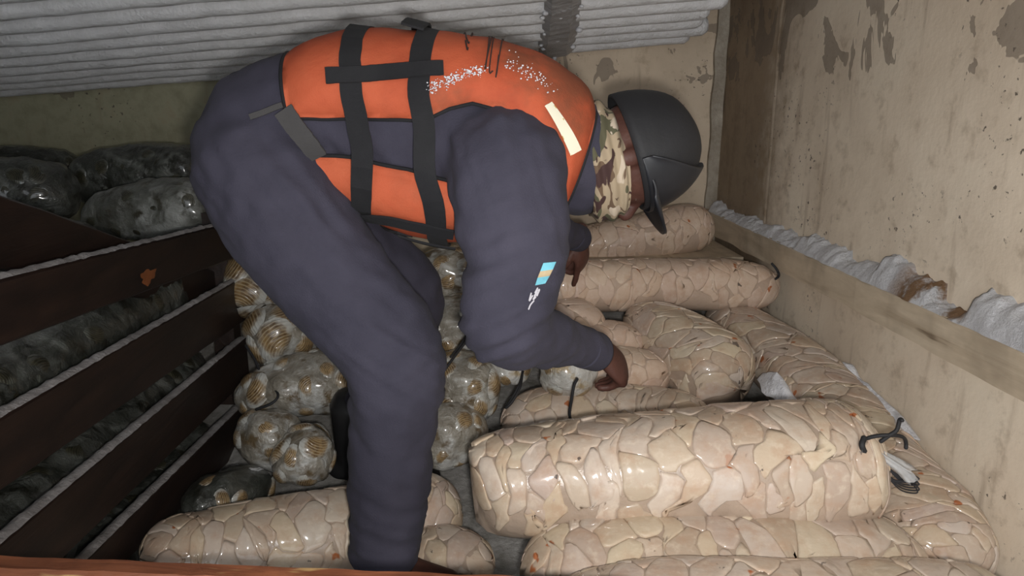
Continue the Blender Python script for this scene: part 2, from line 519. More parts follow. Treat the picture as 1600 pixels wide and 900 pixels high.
# snow on the rail: a lumpy drift, heap by heap
def snow_prof(y):
    h = .015 + .022 * max(0, nz((0, y, 0), 3.1, 2)) + .028 * max(0, nz((0, y, 4), 6.5, 9)) + .008 * nz((0, y, 3), 22)
    px = proj((.95, y, zt))[0]
    if 1500 < px: h += .035
    if 1240 < px < 1300: h += .016
    if 1360 < px < 1440: h += .022
    if 1440 < px < 1490: h *= .5
    return max(.004, h)
v = []; f = []
NS = 420; ND = 12
for i in range(NS + 1):
    y = 2.93 - i * (2.93 - .55) / NS
    h = snow_prof(y)
    for j in range(ND + 1):
        a = j / ND
        x = .948 + a * .056
        zz = zt - .002 + h * (math.sin(min(1, a * 1.6) * PI / 2)) + h * .35 * a
        q = V((x, y, zz))
        q += V((-.010 * max(0, nz(q, 16)) * (1 - a), .004 * nz(q, 45), (.007 * nz(q, 40, 3) + .005 * nz(q, 85, 5)) * (a > 0)))
        v.append(q)
for i in range(NS):
    for j in range(ND):
        b = i * (ND + 1) + j
        f.append((b, b + 1, b + ND + 2, b + ND + 1))
sn = mesh_obj('snow_drift', v, f, 'rail_snow')
tag(sn, 'white crumbly snow with a brown stain heaped along the wall rail', 'snow', kind='stuff')

# ------------------------------------------------------------------ frosted ceiling coil
coil = empty('cooling_coil', U(500, 60, 2.6))
tag(coil, 'bank of frost-covered cooling pipes under the ceiling above the worker', 'cooling coil')
CUM = np.cumsum([0, 10, 11, 12, 14, 16, 18, 21, 24, 27, 30, 33, 36])
def coil_pt(px, k):
    """k 0 = far low pipe .. 1 = near high pipe"""
    Y = 2.93 - 1.15 * k
    y0 = 136 - float(np.interp(k * 12, range(13), CUM))
    return U(px, y0 - .078 * px * (1 + .15 * k), Y)
NP = 13
right_px = lambda k: 1068 + 120 * k + (18 if int(k * 40) % 2 else 0)
for i in range(NP):
    k = i / (NP - 1)
    A, B = coil_pt(-700, k), coil_pt(right_px(k), k)
    if B.x > .98: B = A + (B - A) * ((.98 - A.x) / (B.x - A.x))
    pts = []; rad = []
    NSG = 70
    for s in range(NSG + 1):
        p = A.lerp(B, s / NSG)
        p.z += .003 * nz((p.x, i, 0), 3)
        pts.append(p)
        rad.append(.036 + .003 * nz((p.x, i * 3, 0), 9) + .002 * nz((p.x, i * 5, 0), 30))
    vv, ff = tube(pts, rad, 12)
    mesh_obj('pipe', vv, ff, 'frost_pipe', coil)
# frost packed between the pipes
v = []; f = []
for i in range(NP):
    k = i / (NP - 1)
    A, B = coil_pt(-700, k), coil_pt(right_px(k) - 12, k)
    if B.x > .97: B = A + (B - A) * ((.97 - A.x) / (B.x - A.x))
    for s in range(61):
        p = A.lerp(B, s / 60)
        v.append(p + V((0, 0, .004 + .004 * nz(p, 12))))
for i in range(NP - 1):
    for s in range(60):
        f.append((i * 61 + s, i * 61 + s + 1, i * 61 + 62 + s, i * 61 + 61 + s))
v2 = [p + V((0, 0, .02)) for p in v]
b = len(v)
f2 = [tuple(q + b for q in g[::-1]) for g in f]
mesh_obj('frost_sheet', v + v2, f + f2, 'frost_grey', coil)
# bracket: iced flat bar across the pipes
def bar_pt(px, k, dn):
    return coil_pt(px, k) - V((0, 0, dn))
v = []; f = []
NB = 40
for i in range(NB + 1):
    k = i / NB * .98 - .005
    wj = 3 * nz((i * .3, 0, 0), 1)
    for px in (840, 852, 884, 898):
        edge = px in (840, 898)
        p = bar_pt(px + k * 22 + wj, k, .030 if edge else .050)
        v.append(p + V((0, 0, .006 * nz(p, 30))))
    for px in (898, 840):
        v.append(bar_pt(px + k * 22 + wj, k, .012))
for i in range(NB):
    for j in range(6):
        f.append((i * 6 + j, i * 6 + (j + 1) % 6, i * 6 + 6 + (j + 1) % 6, i * 6 + 6 + j))
f += [(5, 4, 3, 2, 1, 0), tuple(len(v) - 6 + q for q in range(6))]
br = mesh_obj('bracket', v, f, 'frost_bracket', coil, smooth=False)
t0 = bar_pt(866, 0, .03)
vv, ff = tube([t0, t0 - V((0, 0, .03)), t0 - V((-.002, 0, .055))], [.016, .009, .003], 10, 8)
mesh_obj('icicle', vv, ff, 'snow', br)
# lumps of frost along the bar
for q in range(16):
    k = random.random() * .8
    p = bar_pt(random.choice((842, 846, 893, 900, 868)) + k * 22 + random.uniform(-4, 4), k, .044)
    r = random.uniform(.006, .013)
    vv, ff = ellipsoid(p, [V((r, 0, 0)), V((0, r, 0)), V((0, 0, r * .7))], 8, 5)
    mesh_obj('frost_lump', vv, ff, 'snow', br)

# ------------------------------------------------------------------ pen boards on the left
BX = -.66
def board(name, tops, bots, label, mat='board', thick=.022, frosty=True, X=BX):
    """tops / bots: two image points each, on the plane x = X, extended towards the camera"""
    a, b = UX(*tops[0], X), UX(*tops[1], X)
    c, d = UX(*bots[0], X), UX(*bots[1], X)
    root = empty(name, V((X, (a.y + b.y) / 2, (c.z + d.z) / 2)))
    tag(root, label, 'board', 'wooden boards of the left pen')
    n_ = 40
    y0 = .62; y1 = max(b.y, d.y)
    zt_ = lambda y: a.z + (b.z - a.z) * (y - a.y) / (b.y - a.y)
    zb_ = lambda y: c.z + (d.z - c.z) * (y - c.y) / (d.y - c.y)
    v = []; f = []
    for i in range(n_ + 1):
        y = y0 + (y1 - y0) * i / n_
        e = .003 * nz((0, y, X), 8); e2 = .003 * nz((0, y, 9), 6)
        cz = .004
        v += [V((X - thick, y, zb_(y) + e2)), V((X - cz, y, zb_(y) + e2)), V((X, y, zb_(y) + cz + e2)), V((X, y, zt_(y) - cz + e)), V((X - cz, y, zt_(y) + e)), V((X - thick, y, zt_(y) + e))]
    for i in range(n_):
        for k in range(6):
            f.append((i * 6 + k, i * 6 + 6 + k, i * 6 + 6 + (k + 1) % 6, i * 6 + (k + 1) % 6))
    f += [(0, 1, 2, 3, 4, 5), tuple(len(v) - 6 + k for k in range(5, -1, -1))]
    mesh_obj('plank', v, f, mat, root, smooth=False)
    if frosty:
        v = []; f = []
        m_ = 170
        for i in range(m_ + 1):
            y = y0 + (y1 - y0 - .01) * i / m_
            h = .008 + .004 * max(0, nz((0, y, X), 30)) + .004 * max(0, nz((0, y, 4), 70)) + .010 * max(0, nz((0, y, 2), 9) - .2)
            for j in range(6):
                t = j / 5
                v.append(V((X + .002 - t * (thick + .002), y, zt_(y) - .002 + h * math.sin(PI * (.12 + .76 * t)) + .0015 * nz((t * 5, y * 40, 0)))))
        for i in range(m_):
            for j in range(5):
                f.append((i * 6 + j, i * 6 + j + 1, i * 6 + 7 + j, i * 6 + 6 + j))
        fr = mesh_obj('frost_line', v, f, 'frost_dirty', root)
    return root
b1 = board('pen_board', [(0, 437), (372, 345)], [(0, 542), (372, 402)], 'topmost dark wet pen board with an orange knot, running behind the hip')
board('pen_board', [(0, 653), (337, 457)], [(0, 770), (385, 500)], 'second pen board from the top, ending beside the brown frozen bags')
board('pen_board', [(0, 850), (377, 533)], [(127, 847), (390, 590)], 'third pen board from the top, frost along its upper edge')
board('pen_board', [(160, 850), (400, 612)], [(207, 870), (392, 690)], 'lowest pen board, just behind the left end of the front fish bag')
# orange knot on the top board
kc = UX(231, 432, BX)
v = [kc + V((.004, 0, 0))]; f = []
for j in range(18):
    a = 2 * PI * j / 18
    r = 1 + .35 * math.sin(3 * a + 1) * (j % 2) + .2 * nz((j, 0, 0), .7)
    v.append(kc + V((.0008, .034 * r * math.cos(a), .015 * r * math.sin(a))))
f = [(0, 1 + j, 1 + (j + 1) % 18) for j in range(18)]
mesh_obj('knot', v, f, 'knot', b1)['label'] = 'orange splintered knot'
# brace behind the boards, running down to the right
board('brace_board', [(0, 303), (340, 425)], [(0, 418), (340, 492)], 'dark brace board slanting down behind the upper pen boards', frosty=False, X=BX - .07)
# uprights that carry the boards
for k, (y, lab) in enumerate(((2.10, 'dark upright post at the far end of the pen boards'),)):
    v, f = boxv(BX - .09, BX - .032, y - .03, y + .03, -.1, .64)
    o = mesh_obj('pen_post', v, f, 'board', smooth=False, loc=V((BX - .06, y, -.1)))
    tag(o, lab, 'post')

# red-brown board across the bottom of the frame
hb = empty('hatch_board', U(300, 890, .80))
tag(hb, 'red-brown scuffed board across the bottom edge of the picture', 'board')
a, b = U(-300, 853, .80), U(1000, 905, .80)
v = []; f = []
for i in range(61):
    p = a.lerp(b, i / 60)
    e = .0025 * nz((p.x, 0, 0), 20); e2 = .002 * nz((p.x, 5, 0), 40)
    v += [p + V((0, -.03, -.20)), p + V((0, 0, -.20)), p + V((0, e2, e - .004)), p + V((0, -.004, e)), p + V((0, -.026, e + e2)), p + V((0, -.03, e - .004))]
for i in range(60):
    for k in range(6):
        f.append((i * 6 + k, i * 6 + 6 + k, i * 6 + 6 + (k + 1) % 6, i * 6 + (k + 1) % 6))
f += [(0, 1, 2, 3, 4, 5), tuple(len(v) - 6 + k for k in range(5, -1, -1))]
mesh_obj('plank', v, f, 'hatch', hb, smooth=False)

# ------------------------------------------------------------------ bags
def sstep(x):
    x = max(0, min(1, x))
    return x * x * (3 - 2 * x)
class Bag:
    """a stuffed film bag: axis points (world), radius at each, surface S(u, t, off)"""
    def __init__(s, pts, rad, ends=('round', 'round'), wide=1.08, tall=.94, lump=.06, seed=0):
        rows = [list(p) + [r] for p, r in zip(pts, rad)]
        s.A = catmull(rows, 41)
        d = np.linalg.norm(np.diff(s.A[:, :3], axis=0), axis=1)
        s.L = d.sum()
        s.R = float(np.mean(s.A[:, 3]))
        s.ends = ends; s.wide = wide; s.tall = tall; s.lump = lump; s.seed = seed
    def at(s, t):
        x = max(0, min(1, t)) * 40
        i = min(39, int(x)); fr = x - i
        row = s.A[i] * (1 - fr) + s.A[i + 1] * fr
        T = V(s.A[min(i + 2, 40)][:3]) - V(s.A[max(i - 1, 0)][:3])
        T.normalize()
        sd = T.cross(V((0, 0, 1)))
        if sd.length < .05: sd = V((1, 0, 0))
        sd.normalize()
        return V(row[:3]), row[3], T, sd, sd.cross(T)
    def prof(s, t, e, kind):
        d = (t if e == 0 else 1 - t) * s.L
        ln = s.R * (1.25 if kind != 'flat' else .75)
        x = max(0, min(1, d / ln))
        return math.sqrt(max(0, 1 - (1 - x) ** 2)) ** .85
    def S(s, u, t, off=0.0):
        c, r, T, sd, up = s.at(t)
        a = b = 1.0
        for e in (0, 1):
            p = s.prof(t, e, s.ends[e])
            if s.ends[e] == 'flat':
                a *= max(.12, p); b *= .86 + .14 * p
            else:
                a *= p; b *= p
        k = 1 + s.lump * nz((math.cos(u) * .9 + s.seed, math.sin(u) * .9, t * s.L * 7), 1.0, s.seed)
        cu, su = math.cos(u), math.sin(u)
        q = (abs(cu) ** 2.4 + abs(su) ** 2.4) ** (-1 / 2.4)
        oa = off * min(1, a * r / .03); ob = off * min(1, b * r / .03)
        return c + sd * ((a * r * s.wide * k * q + oa) * cu) + up * ((b * r * s.tall * k * q + ob) * su)
    def nrm(s, u, t):
        c, r, T, sd, up = s.at(t)
        return sd * math.cos(u) + up * math.sin(u)
def grid_surface(bag, nu, nt, off=0.0, disp=None):
    v = []; f = []
    for i in range(nt + 1):
        for j in range(nu):
            u = 2 * PI * j / nu
            p = bag.S(u, i / nt, off)
            if disp: p = p + bag.nrm(u, i / nt) * disp(p)
            v.append(p)
    for i in range(nt):
        for j in range(nu):
            f.append((i * nu + j, i * nu + (j + 1) % nu, (i + 1) * nu + (j + 1) % nu, (i + 1) * nu + j))
    f.append(tuple(range(nu - 1, -1, -1)))
    f.append(tuple(nt * nu + j for j in range(nu)))
    return v, f
def clip(poly, nx, ny, d):
    """keep points with nx*x+ny*y <= d"""
    out = []
    m = len(poly)
    for i in range(m):
        p, q = poly[i], poly[(i + 1) % m]
        a = nx * p[0] + ny * p[1] - d
        b = nx * q[0] + ny * q[1] - d
        if a <= 0: out.append(p)
        if (a < 0) != (b < 0) and abs(a - b) > 1e-12:
            k = a / (a - b)
            out.append((p[0] + (q[0] - p[0]) * k, p[1] + (q[1] - p[1]) * k))
    return out
def cells(bag, size, stretch, ang, rng):
    """irregular cells tiling the bag skin: list of polygons in (s = arc, x = along)"""
    W = 2 * PI * bag.R; L = bag.L
    ca, sa = math.cos(ang), math.sin(ang)
    # iso = rotate then squash along the long direction
    fw = lambda p: ((p[0] * ca + p[1] * sa) / stretch, -p[0] * sa + p[1] * ca)
    bw = lambda q: (q[0] * stretch * ca - q[1] * sa, q[0] * stretch * sa + q[1] * ca)
    n_ = max(12, int(W * L / (size * size * stretch)))
    pts = []
    Q = np.zeros((0, 2))
    for _ in range(n_):
        best = None
        for _k in range(5):
            p = (rng.random() * W, rng.random() * L)
            q = fw(p)
            dm = float(((Q - q) ** 2).sum(1).min()) if len(Q) else 1e9
            dm *= rng.uniform(.12, 1.0)         # leaves big and small pieces
            if best is None or dm > best[0]: best = (dm, p)
        pts.append(best[1])
        Q = np.vstack([Q] + [fw((best[1][0] + sh, best[1][1])) for sh in (-W, 0, W)])
    allq = [(fw((p[0] + sh, p[1])), i) for i, p in enumerate(pts) for sh in (-W, 0, W)]
    out = []
    for i, p in enumerate(pts):
        q = fw(p)
        near = sorted(((o[0] - q[0]) ** 2 + (o[1] - q[1]) ** 2, o) for o, k in allq if not (abs(o[0] - q[0]) < 1e-9 and abs(o[1] - q[1]) < 1e-9))[:22]
        B = size * 2.2
        poly = [(q[0] - B, q[1] - B), (q[0] + B, q[1] - B), (q[0] + B, q[1] + B), (q[0] - B, q[1] + B)]
        for d2, o in near:
            nx, ny = o[0] - q[0], o[1] - q[1]
            poly = clip(poly, nx, ny, (o[0] ** 2 + o[1] ** 2 - q[0] ** 2 - q[1] ** 2) / 2)
            if len(poly) < 3: break
        poly = [bw(r) for r in poly]
        poly = clip(poly, 0, 1, L * .997)
        poly = clip(poly, 0, -1, -L * .003)
        if len(poly) >= 3: out.append(poly)
    return out
def warp(p, sd, amp=.027):
    return (p[0] + amp * noise.noise(V((p[0] * 16, p[1] * 16, sd))) + .3 * amp * noise.noise(V((p[0] * 50, p[1] * 50, sd))), p[1] + amp * noise.noise(V((p[0] * 16, p[1] * 16, sd + 9))) + .3 * amp * noise.noise(V((p[0] * 50, p[1] * 50, sd + 5))))
def piece_mesh(bag, poly, h, gap, seed):
    for _ in range(2):      # round the corners
        q_ = []
        for i in range(len(poly)):
            p, q = poly[i], poly[(i + 1) % len(poly)]
            q_ += [(p[0] * .84 + q[0] * .16, p[1] * .84 + q[1] * .16), (p[0] * .16 + q[0] * .84, p[1] * .16 + q[1] * .84)]
        poly = q_
    # resample the outline
    pts = []
    m = len(poly)
    for i in range(m):
        p, q = poly[i], poly[(i + 1) % m]
        d = math.hypot(q[0] - p[0], q[1] - p[1])
        k = max(1, int(d / .017))
        for j in range(k):
            pts.append((p[0] + (q[0] - p[0]) * j / k, p[1] + (q[1] - p[1]) * j / k))
    cx = sum(p[0] for p in pts) / len(pts); cy = sum(p[1] for p in pts) / len(pts)
    v = []; f = []
    k = len(pts)
    for p in pts: pass
    # each flake lies tilted, one edge tucked under its neighbour
    ta = noise.noise(V((cx * 31, cy * 31, seed))) * 9
    tl = .0020
    R_ = max(math.hypot(p[0] - cx, p[1] - cy) for p in pts)
    def lift(x, y, o): return o + tl * ((x - cx) * math.cos(ta) + (y - cy) * math.sin(ta)) / R_
    rings = ((0.0, -.005), (0.0, h * .30), (.10, h * .50), (.30, h * .60), (.62, h * .64))
    for s, o in rings:
        for p in pts:
            dx, dy = p[0] - cx, p[1] - cy
            d = math.hypot(dx, dy) + 1e-9
            g = max(.2, 1 - gap / d) * (1 - s)
            x, y = cx + dx * g, cy + dy * g
            w_ = warp((x, y), seed)
            v.append(bag.S(w_[0] / bag.R, w_[1] / bag.L, lift(x, y, o) if o > 0 else o))
    w_ = warp((cx, cy), seed)
    v.append(bag.S(w_[0] / bag.R, w_[1] / bag.L, h * .64))
    for r in range(len(rings) - 1):
        for j in range(k):
            f.append((r * k + j, r * k + (j + 1) % k, (r + 1) * k + (j + 1) % k, (r + 1) * k + j))
    b = (len(rings) - 1) * k
    for j in range(k): f.append((b + j, b + (j + 1) % k, len(v) - 1))
    return v, f, (cx / bag.R, cy / bag.L)
def neck(bag, end, length, direction, spread, parent, flare=1.6):
    """gathered film beyond the tie"""
    t = 0.0 if end == 0 else 1.0
    c, r, T, sd, up = bag.at(t)
    D = V(direction).normalized()
    s1 = D.cross(V((0, 0, 1)))
    if s1.length < .1: s1 = V((1, 0, 0))
    s1.normalize(); u1 = s1.cross(D)
    base = c - (T if end else -T) * .012
    v = []; f = []
    seg = 28; n_ = 9
    for i in range(n_ + 1):
        a = i / n_
        rr = spread * (.55 - .40 * math.sin(min(1, a * 3) * PI / 2) + flare * .6 * a ** 1.3) if a > .0 else spread
        cc = base + D * (length * a) + V((0, 0, -.012 * a * a * length / .08))
        for j in range(seg):
            an = 2 * PI * j / seg
            k = 1 + .28 * math.sin(an * 6 + bag.seed) + .18 * math.sin(an * 11 + a * 5) + .25 * nz((j * .7, i * .6, bag.seed))
            v.append(cc + s1 * (rr * k * math.cos(an)) + u1 * (rr * .62 * k * math.sin(an)) + D * (.012 * a * math.sin(an * 4 + 1)))
    for i in range(n_):
        for j in range(seg):
            f.append((i * seg + j, i * seg + (j + 1) % seg, (i + 1) * seg + (j + 1) % seg, (i + 1) * seg + j))
    o = mesh_obj('film_neck', v, f, 'clear', parent)
    o['label'] = 'gathered clear film end'
    return base + D * length * .25
def string(parent, pts, r=.0026, name='tie_string'):
    S = catmull(pts, max(12, 6 * len(pts)))
    vv, ff = tube([V(p) for p in S], r, 6)
    o = mesh_obj(name, vv, ff, 'string', parent)
    o['label'] = 'black twine'
    return o
PALE = 'clear film bags packed with pale fish fillets'
def pale_bag(label, pts, rad, ends=('round', 'round'), size=.050, stretch=1.9, ang=.2, seed=1, h=.006, gap=.0006, mat='fillet', film='film', wide=1.06, tall=.95, lump=.06):
    bag = Bag(pts, rad, ends, wide, tall, lump, seed)
    rng = random.Random(seed)
    mid = bag.at(.5)[0]
    root = empty('fish_bag', mid - V((0, 0, bag.R)))
    tag(root, label, 'bag', PALE)
    vv, ff = grid_surface(bag, 40, max(16, int(bag.L / .022)), -.0005)
    mesh_obj('film', vv, ff, film, root)
    for poly in cells(bag, size, stretch, ang, rng):
        v, f, (cu, ct) = piece_mesh(bag, poly, h * rng.uniform(.35, 1.1), gap, seed)
        nn = bag.nrm(cu, ct)
        if nn.z < -.45: continue
        if nn.y > .75 and nn.z < .3: continue
        mesh_obj('fillet', v, f, mat, root)
    return root, bag

# front bag on top of the pile
fb, fbag = pale_bag('large front fish bag with black twine ring, lying in front of the hand',
    [U(738, 758, 1.24), U(900, 745, 1.23), U(1120, 727, 1.22), U(1285, 722, 1.22), U(1368, 714, 1.22)],
    [.092, .103, .110, .115, .104], ('flat', 'round'), .034, 2.2, .10, 11, .0060)
nb0, nb1 = U(1350, 694, 1.135), U(1432, 734, 1.12)
neck(Bag([nb0 - (nb1 - nb0), nb0], [.02, .02], seed=4), 1, (nb1 - nb0).length, nb1 - nb0, .026, fb, 1.0)
ring = []
for j in range(15):
    a = math.radians(200 - j * 15)
    ring.append(U(1386 + 35 * math.cos(a), 700 - 24 * math.sin(a), 1.125) + V((0, .01 * math.cos(a * 2), 0)))
string(fb, ring, .0034)
string(fb, [U(1376, 690, 1.12), U(1390, 680, 1.115), U(1401, 672, 1.115), U(1406, 656, 1.115), U(1410, 657, 1.11)], .0036)
string(fb, [U(1350, 684, 1.125), U(1347, 697, 1.115), U(1355, 714, 1.12)], .005)
for k in range(6):
    a = k / 6
    string(fb, [U(1380, 724, 1.13), U(1388 + 8 * a, 745 + 4 * a, 1.125), U(1408 + 12 * a, 766 - 18 * a, 1.12), U(1433 + 3 * (k % 2), 770 - 26 * a, 1.12),
                U(1425 - 4 * a, 756 - 18 * a, 1.125), U(1405, 750 - 9 * a, 1.125), U(1384, 728, 1.13)], .0013)

pale_bag('low fish bag lying directly in front of and below the large front bag',
    [U(812, 902, 1.11), U(960, 896, 1.10), U(1150, 894, 1.10), U(1330, 896, 1.10), U(1440, 900, 1.10)], [.085, .100, .102, .100, .09], ('round', 'round'), .038, 2.2, .15, 23, .006)
pale_bag('nearest fish bag, only its top showing at the lower right edge',
    [U(850, 990, .93), U(1050, 980, .93), U(1400, 978, .93), U(1600, 978, .92)], [.075, .090, .090, .085], ('round', 'round'), .042, 2.0, .3, 29, .005)
pale_bag('long fish bag slanting along the right wall, under the large bag end',
    [UX(1118, 490, .80), UX(1215, 558, .86), UX(1282, 628, .88), UX(1346, 708, .88), UX(1430, 812, .88), UX(1505, 908, .88)], [.080, .090, .098, .100, .100, .09], ('round', 'round'), .039, 2.0, .5, 31, .005, mat='fillet')
pale_bag('fish bag passing behind the leg, its left end by the pen boards',
    [U(218, 872, 1.25), U(330, 862, 1.32), U(480, 838, 1.40), U(620, 812, 1.47), U(722, 792, 1.50)], [.066, .080, .088, .09, .085], ('round', 'round'), .038, 2.0, .2, 37, .005)
pale_bag('short fish bag end resting just right of the trouser leg at the bottom',
    [U(625, 900, 1.33), U(665, 893, 1.33), U(720, 888, 1.33), U(774, 886, 1.32)], [.072, .082, .084, .075], ('round', 'round'), .036, 1.9, .1, 41, .0055)
pale_bag('fish bag under the hand, half hidden behind the large front bag',
    [U(782, 664, 1.72), U(900, 662, 1.73), U(1010, 664, 1.72), U(1120, 676, 1.68)], [.085, .10, .10, .09], ('round', 'round'), .036, 2.0, .2, 43, .005)
pale_bag('slanting fish bag with a yellowish rounded end right of the hand',
    [U(985, 490, 2.12), U(1050, 534, 1.98), U(1105, 574, 1.86), U(1156, 608, 1.76)], [.085, .102, .112, .112], ('round', 'round'), .038, 2.0, .5, 47, .0045)
pale_bag('small fish bag end just right of the wrist, upper one',
    [U(840, 540, 1.96), U(930, 536, 1.97), U(1006, 540, 1.97)], [.06, .066, .06], ('round', 'round'), .045, 1.5, .2, 53, .004, mat='fillet_far', film='film_far')
pale_bag('small fish bag end behind the knuckles, lower one',
    [U(860, 590, 1.86), U(950, 584, 1.86), U(1046, 586, 1.86)], [.065, .072, .066], ('round', 'round'), .045, 1.5, .2, 59, .004, mat='fillet_far', film='film_far')
pale_bag('short slanting fish bag between the sleeve and the forearm',
    [U(855, 500, 2.10), U(895, 510, 2.02), U(925, 545, 1.93)], [.068, .082, .078], ('round', 'round'), .048, 1.6, .9, 61, .004, mat='fillet_far', film='film_far')
bk, bkbag = pale_bag('straight fish bag under the far hand, reaching to the rail',
    [U(835, 450, 2.12), U(960, 446, 2.17), U(1090, 445, 2.22), U(1212, 447, 2.26)], [.080, .083, .083, .076], ('round', 'round'), .038, 2.0, .2, 67, .0038, mat='fillet_far', film='film_far')
string(bk, [U(1206, 412, 2.20), U(1213, 420, 2.19), U(1217, 430, 2.19), U(1212, 436, 2.18)], .004)
pale_bag('farthest fish bag in the corner, below the cap',
    [U(880, 392, 2.60), U(960, 380, 2.62), U(1050, 362, 2.64), U(1112, 348, 2.66)], [.075, .088, .092, .085], ('round', 'round'), .040, 2.0, .2, 71, .0035, mat='fillet_far', film='film_far')

# frosted bags of brown ridged fish
def dome_mesh(mat, nm):
    v = []; f = []
    nr, nu = 5, 18
    for i in range(nr):
        a = (i + 1) / nr
        for j in range(nu):
            an = 2 * PI * j / nu
            k = 1 + .10 * math.sin(2 * an + .6) + .07 * math.sin(3 * an)
            v.append((a * k * math.cos(an), a * k * math.sin(an) * .82, (1 - a ** 2.2) * .30 - .10 * (i == nr - 1)))
    v.append((0, 0, .30))
    for i in range(nr - 1):
        for j in range(nu):
            f.append((i * nu + j, (i + 1) * nu + j, (i + 1) * nu + (j + 1) % nu, i * nu + (j + 1) % nu))
    for j in range(nu): f.append((len(v) - 1, j, (j + 1) % nu))
    me = bpy.data.meshes.new(nm)
    me.from_pydata(v, [], f)
    me.polygons.foreach_set('use_smooth', [True] * len(f))
    me.materials.append(M[mat])
    return me
DOME = {'ridged': dome_mesh('ridged', 'frozen_fish'), 'ridged_dark': dome_mesh('ridged_dark', 'frozen_fish_dark')}
FROZ = 'frosted film bags of brown frozen fish'
def frost_bag(label, pts, rad, seed, mat='fbag', fish='ridged', nf=14, fs=.036, ends=('round', 'round'), group=FROZ, lump=.16, name='frozen_fish_bag', flat=1.0, rows=None):
    bag = Bag(pts, rad, ends, 1.05, .95, lump, seed)
    rng = random.Random(seed)
    root = empty(name, bag.at(.5)[0] - V((0, 0, bag.R)))
    tag(root, label, 'bag', group)
    vv, ff = grid_surface(bag, 56, max(20, int(bag.L / .010)), 0, lambda p: .010 * nz(p, 16, seed) + .005 * nz(p, 38, seed) + .0022 * nz(p, 90, seed))
    mesh_obj('film', vv, ff, mat, root)
    done = []
    tries = 0
    while len(done) < nf and tries < 500:
        tries += 1
        u = rng.uniform(0, 2 * PI); t = rng.uniform(.06, .94)
        p = bag.S(u, t); n_ = bag.nrm(u, t)
        e = bag.S(u, min(1, t + .02)) - bag.S(u, max(0, t - .02))
        e2 = bag.S(u + .05, t) - bag.S(u - .05, t)
        nn = e2.cross(e)
        if nn.length < 1e-9: continue
        nn.normalize()
        if nn.dot(p - bag.at(.5)[0]) < 0: nn = -nn
        if nn.dot(CAM - p) < -.02 and nn.z < .2: continue
        if any((p - q).length < fs * 1.55 for q in done): continue
        done.append(p)
        o = bpy.data.objects.new('frozen_fish', DOME[fish])
        C.objects.link(o)
        o.parent = root
        s_ = fs * rng.uniform(.75, 1.25)
        o.location = p - nn * .004 - root.location
        o.rotation_euler = (nn.to_track_quat('Z', 'Y') @ Matrix.Rotation(rng.uniform(0, 6.3), 3, 'Z').to_quaternion()).to_euler()
        o.scale = (s_, s_, s_ * flat)
    return root, bag

f1, _ = frost_bag('frozen fish bag highest up beside the pen board ends', [U(352, 440, 2.12), U(395, 443, 2.12), U(450, 452, 2.14)], [.085, .10, .10], 3, nf=10, fs=.050)
f2, g2 = frost_bag('frozen fish bag second down beside the pen boards, with twine', [U(384, 522, 1.95), U(430, 522, 1.97), U(500, 530, 2.0)], [.075, .092, .09], 5, nf=11, fs=.046)
string(f2, [U(384, 540, 1.87), U(398, 562, 1.84), U(412, 592, 1.80), U(434, 615, 1.74), U(425, 630, 1.72), U(400, 640, 1.72)], .0034)
f3, _ = frost_bag('long frozen fish bag third down beside the pen boards, left of the knee', [U(372, 630, 1.84), U(430, 612, 1.83), U(500, 600, 1.84), U(570, 595, 1.86)], [.050, .074, .080, .078], 8, nf=14, fs=.034)
f4, _ = frost_bag('grey iced fish bag lowest by the pen boards', [U(378, 712, 1.62), U(415, 690, 1.66), U(470, 664, 1.72)], [.060, .078, .07], 12, nf=5, fs=.030)
neck(Bag([U(400, 700, 1.6), U(396, 742, 1.56)], [.03, .03]), 1, .035, (.1, -.5, -.5), .020, f4, .8)
f5, _ = frost_bag('shiny fish bag with a golden striped belly beside the boot', [U(428, 742, 1.54), U(455, 725, 1.55), U(490, 706, 1.58), U(520, 692, 1.60)], [.036, .058, .070, .06], 14, nf=12, fs=.034)
frost_bag('flat frosted bag tucked behind the lowest pen board end', [U(292, 806, 1.42), U(345, 778, 1.50), U(420, 752, 1.62)], [.040, .055, .05], 37, mat='fbag_dark', nf=4, fs=.026)
f6, _ = frost_bag('frozen fish bag between the trouser leg and the forearm', [U(640, 612, 1.78), U(730, 604, 1.78), U(778, 600, 1.80)], [.085, .092, .075], 17, nf=16, fs=.032)
string(f6, [U(741, 505, 1.80), U(730, 530, 1.76), U(708, 560, 1.72), U(692, 582, 1.70)], .0034)
string(f6, [U(736, 505, 1.80), U(724, 532, 1.76), U(704, 558, 1.72)], .0030)
f7, _ = frost_bag('frozen fish bag glimpsed between knee and sleeve', [U(640, 430, 2.2), U(710, 432, 2.2), U(770, 440, 2.2)], [.09, .10, .09], 19, nf=12, fs=.038)
f8, _ = frost_bag('frozen fish bag below the one glimpsed between knee and sleeve', [U(650, 510, 2.02), U(715, 515, 2.02), U(770, 520, 2.02)], [.08, .095, .085], 21, nf=10, fs=.040)
f9, _ = frost_bag('iced fish bag just right of the trouser leg below the knee', [U(640, 690, 1.62), U(690, 678, 1.64), U(760, 668, 1.68)], [.07, .078, .07], 25, nf=9, fs=.026)
f10, g10 = frost_bag('white frosted bag end hanging below the forearm, with a twine', [U(880, 560, 1.80), U(886, 578, 1.73), U(890, 592, 1.66)], [.068, .074, .066], 27, mat='fbag_white', nf=3, fs=.028)
string(f10, [U(902, 592, 1.56), U(897, 602, 1.55), U(893, 625, 1.53), U(890, 648, 1.50), U(897, 668, 1.46)], .0036)
f11, _ = frost_bag('clear crumpled bag end under the elbow, with a dark twine loop', [U(745, 560, 1.86), U(790, 568, 1.84), U(832, 578, 1.82)], [.055, .06, .045], 33, mat='fbag_white', nf=5, fs=.026)
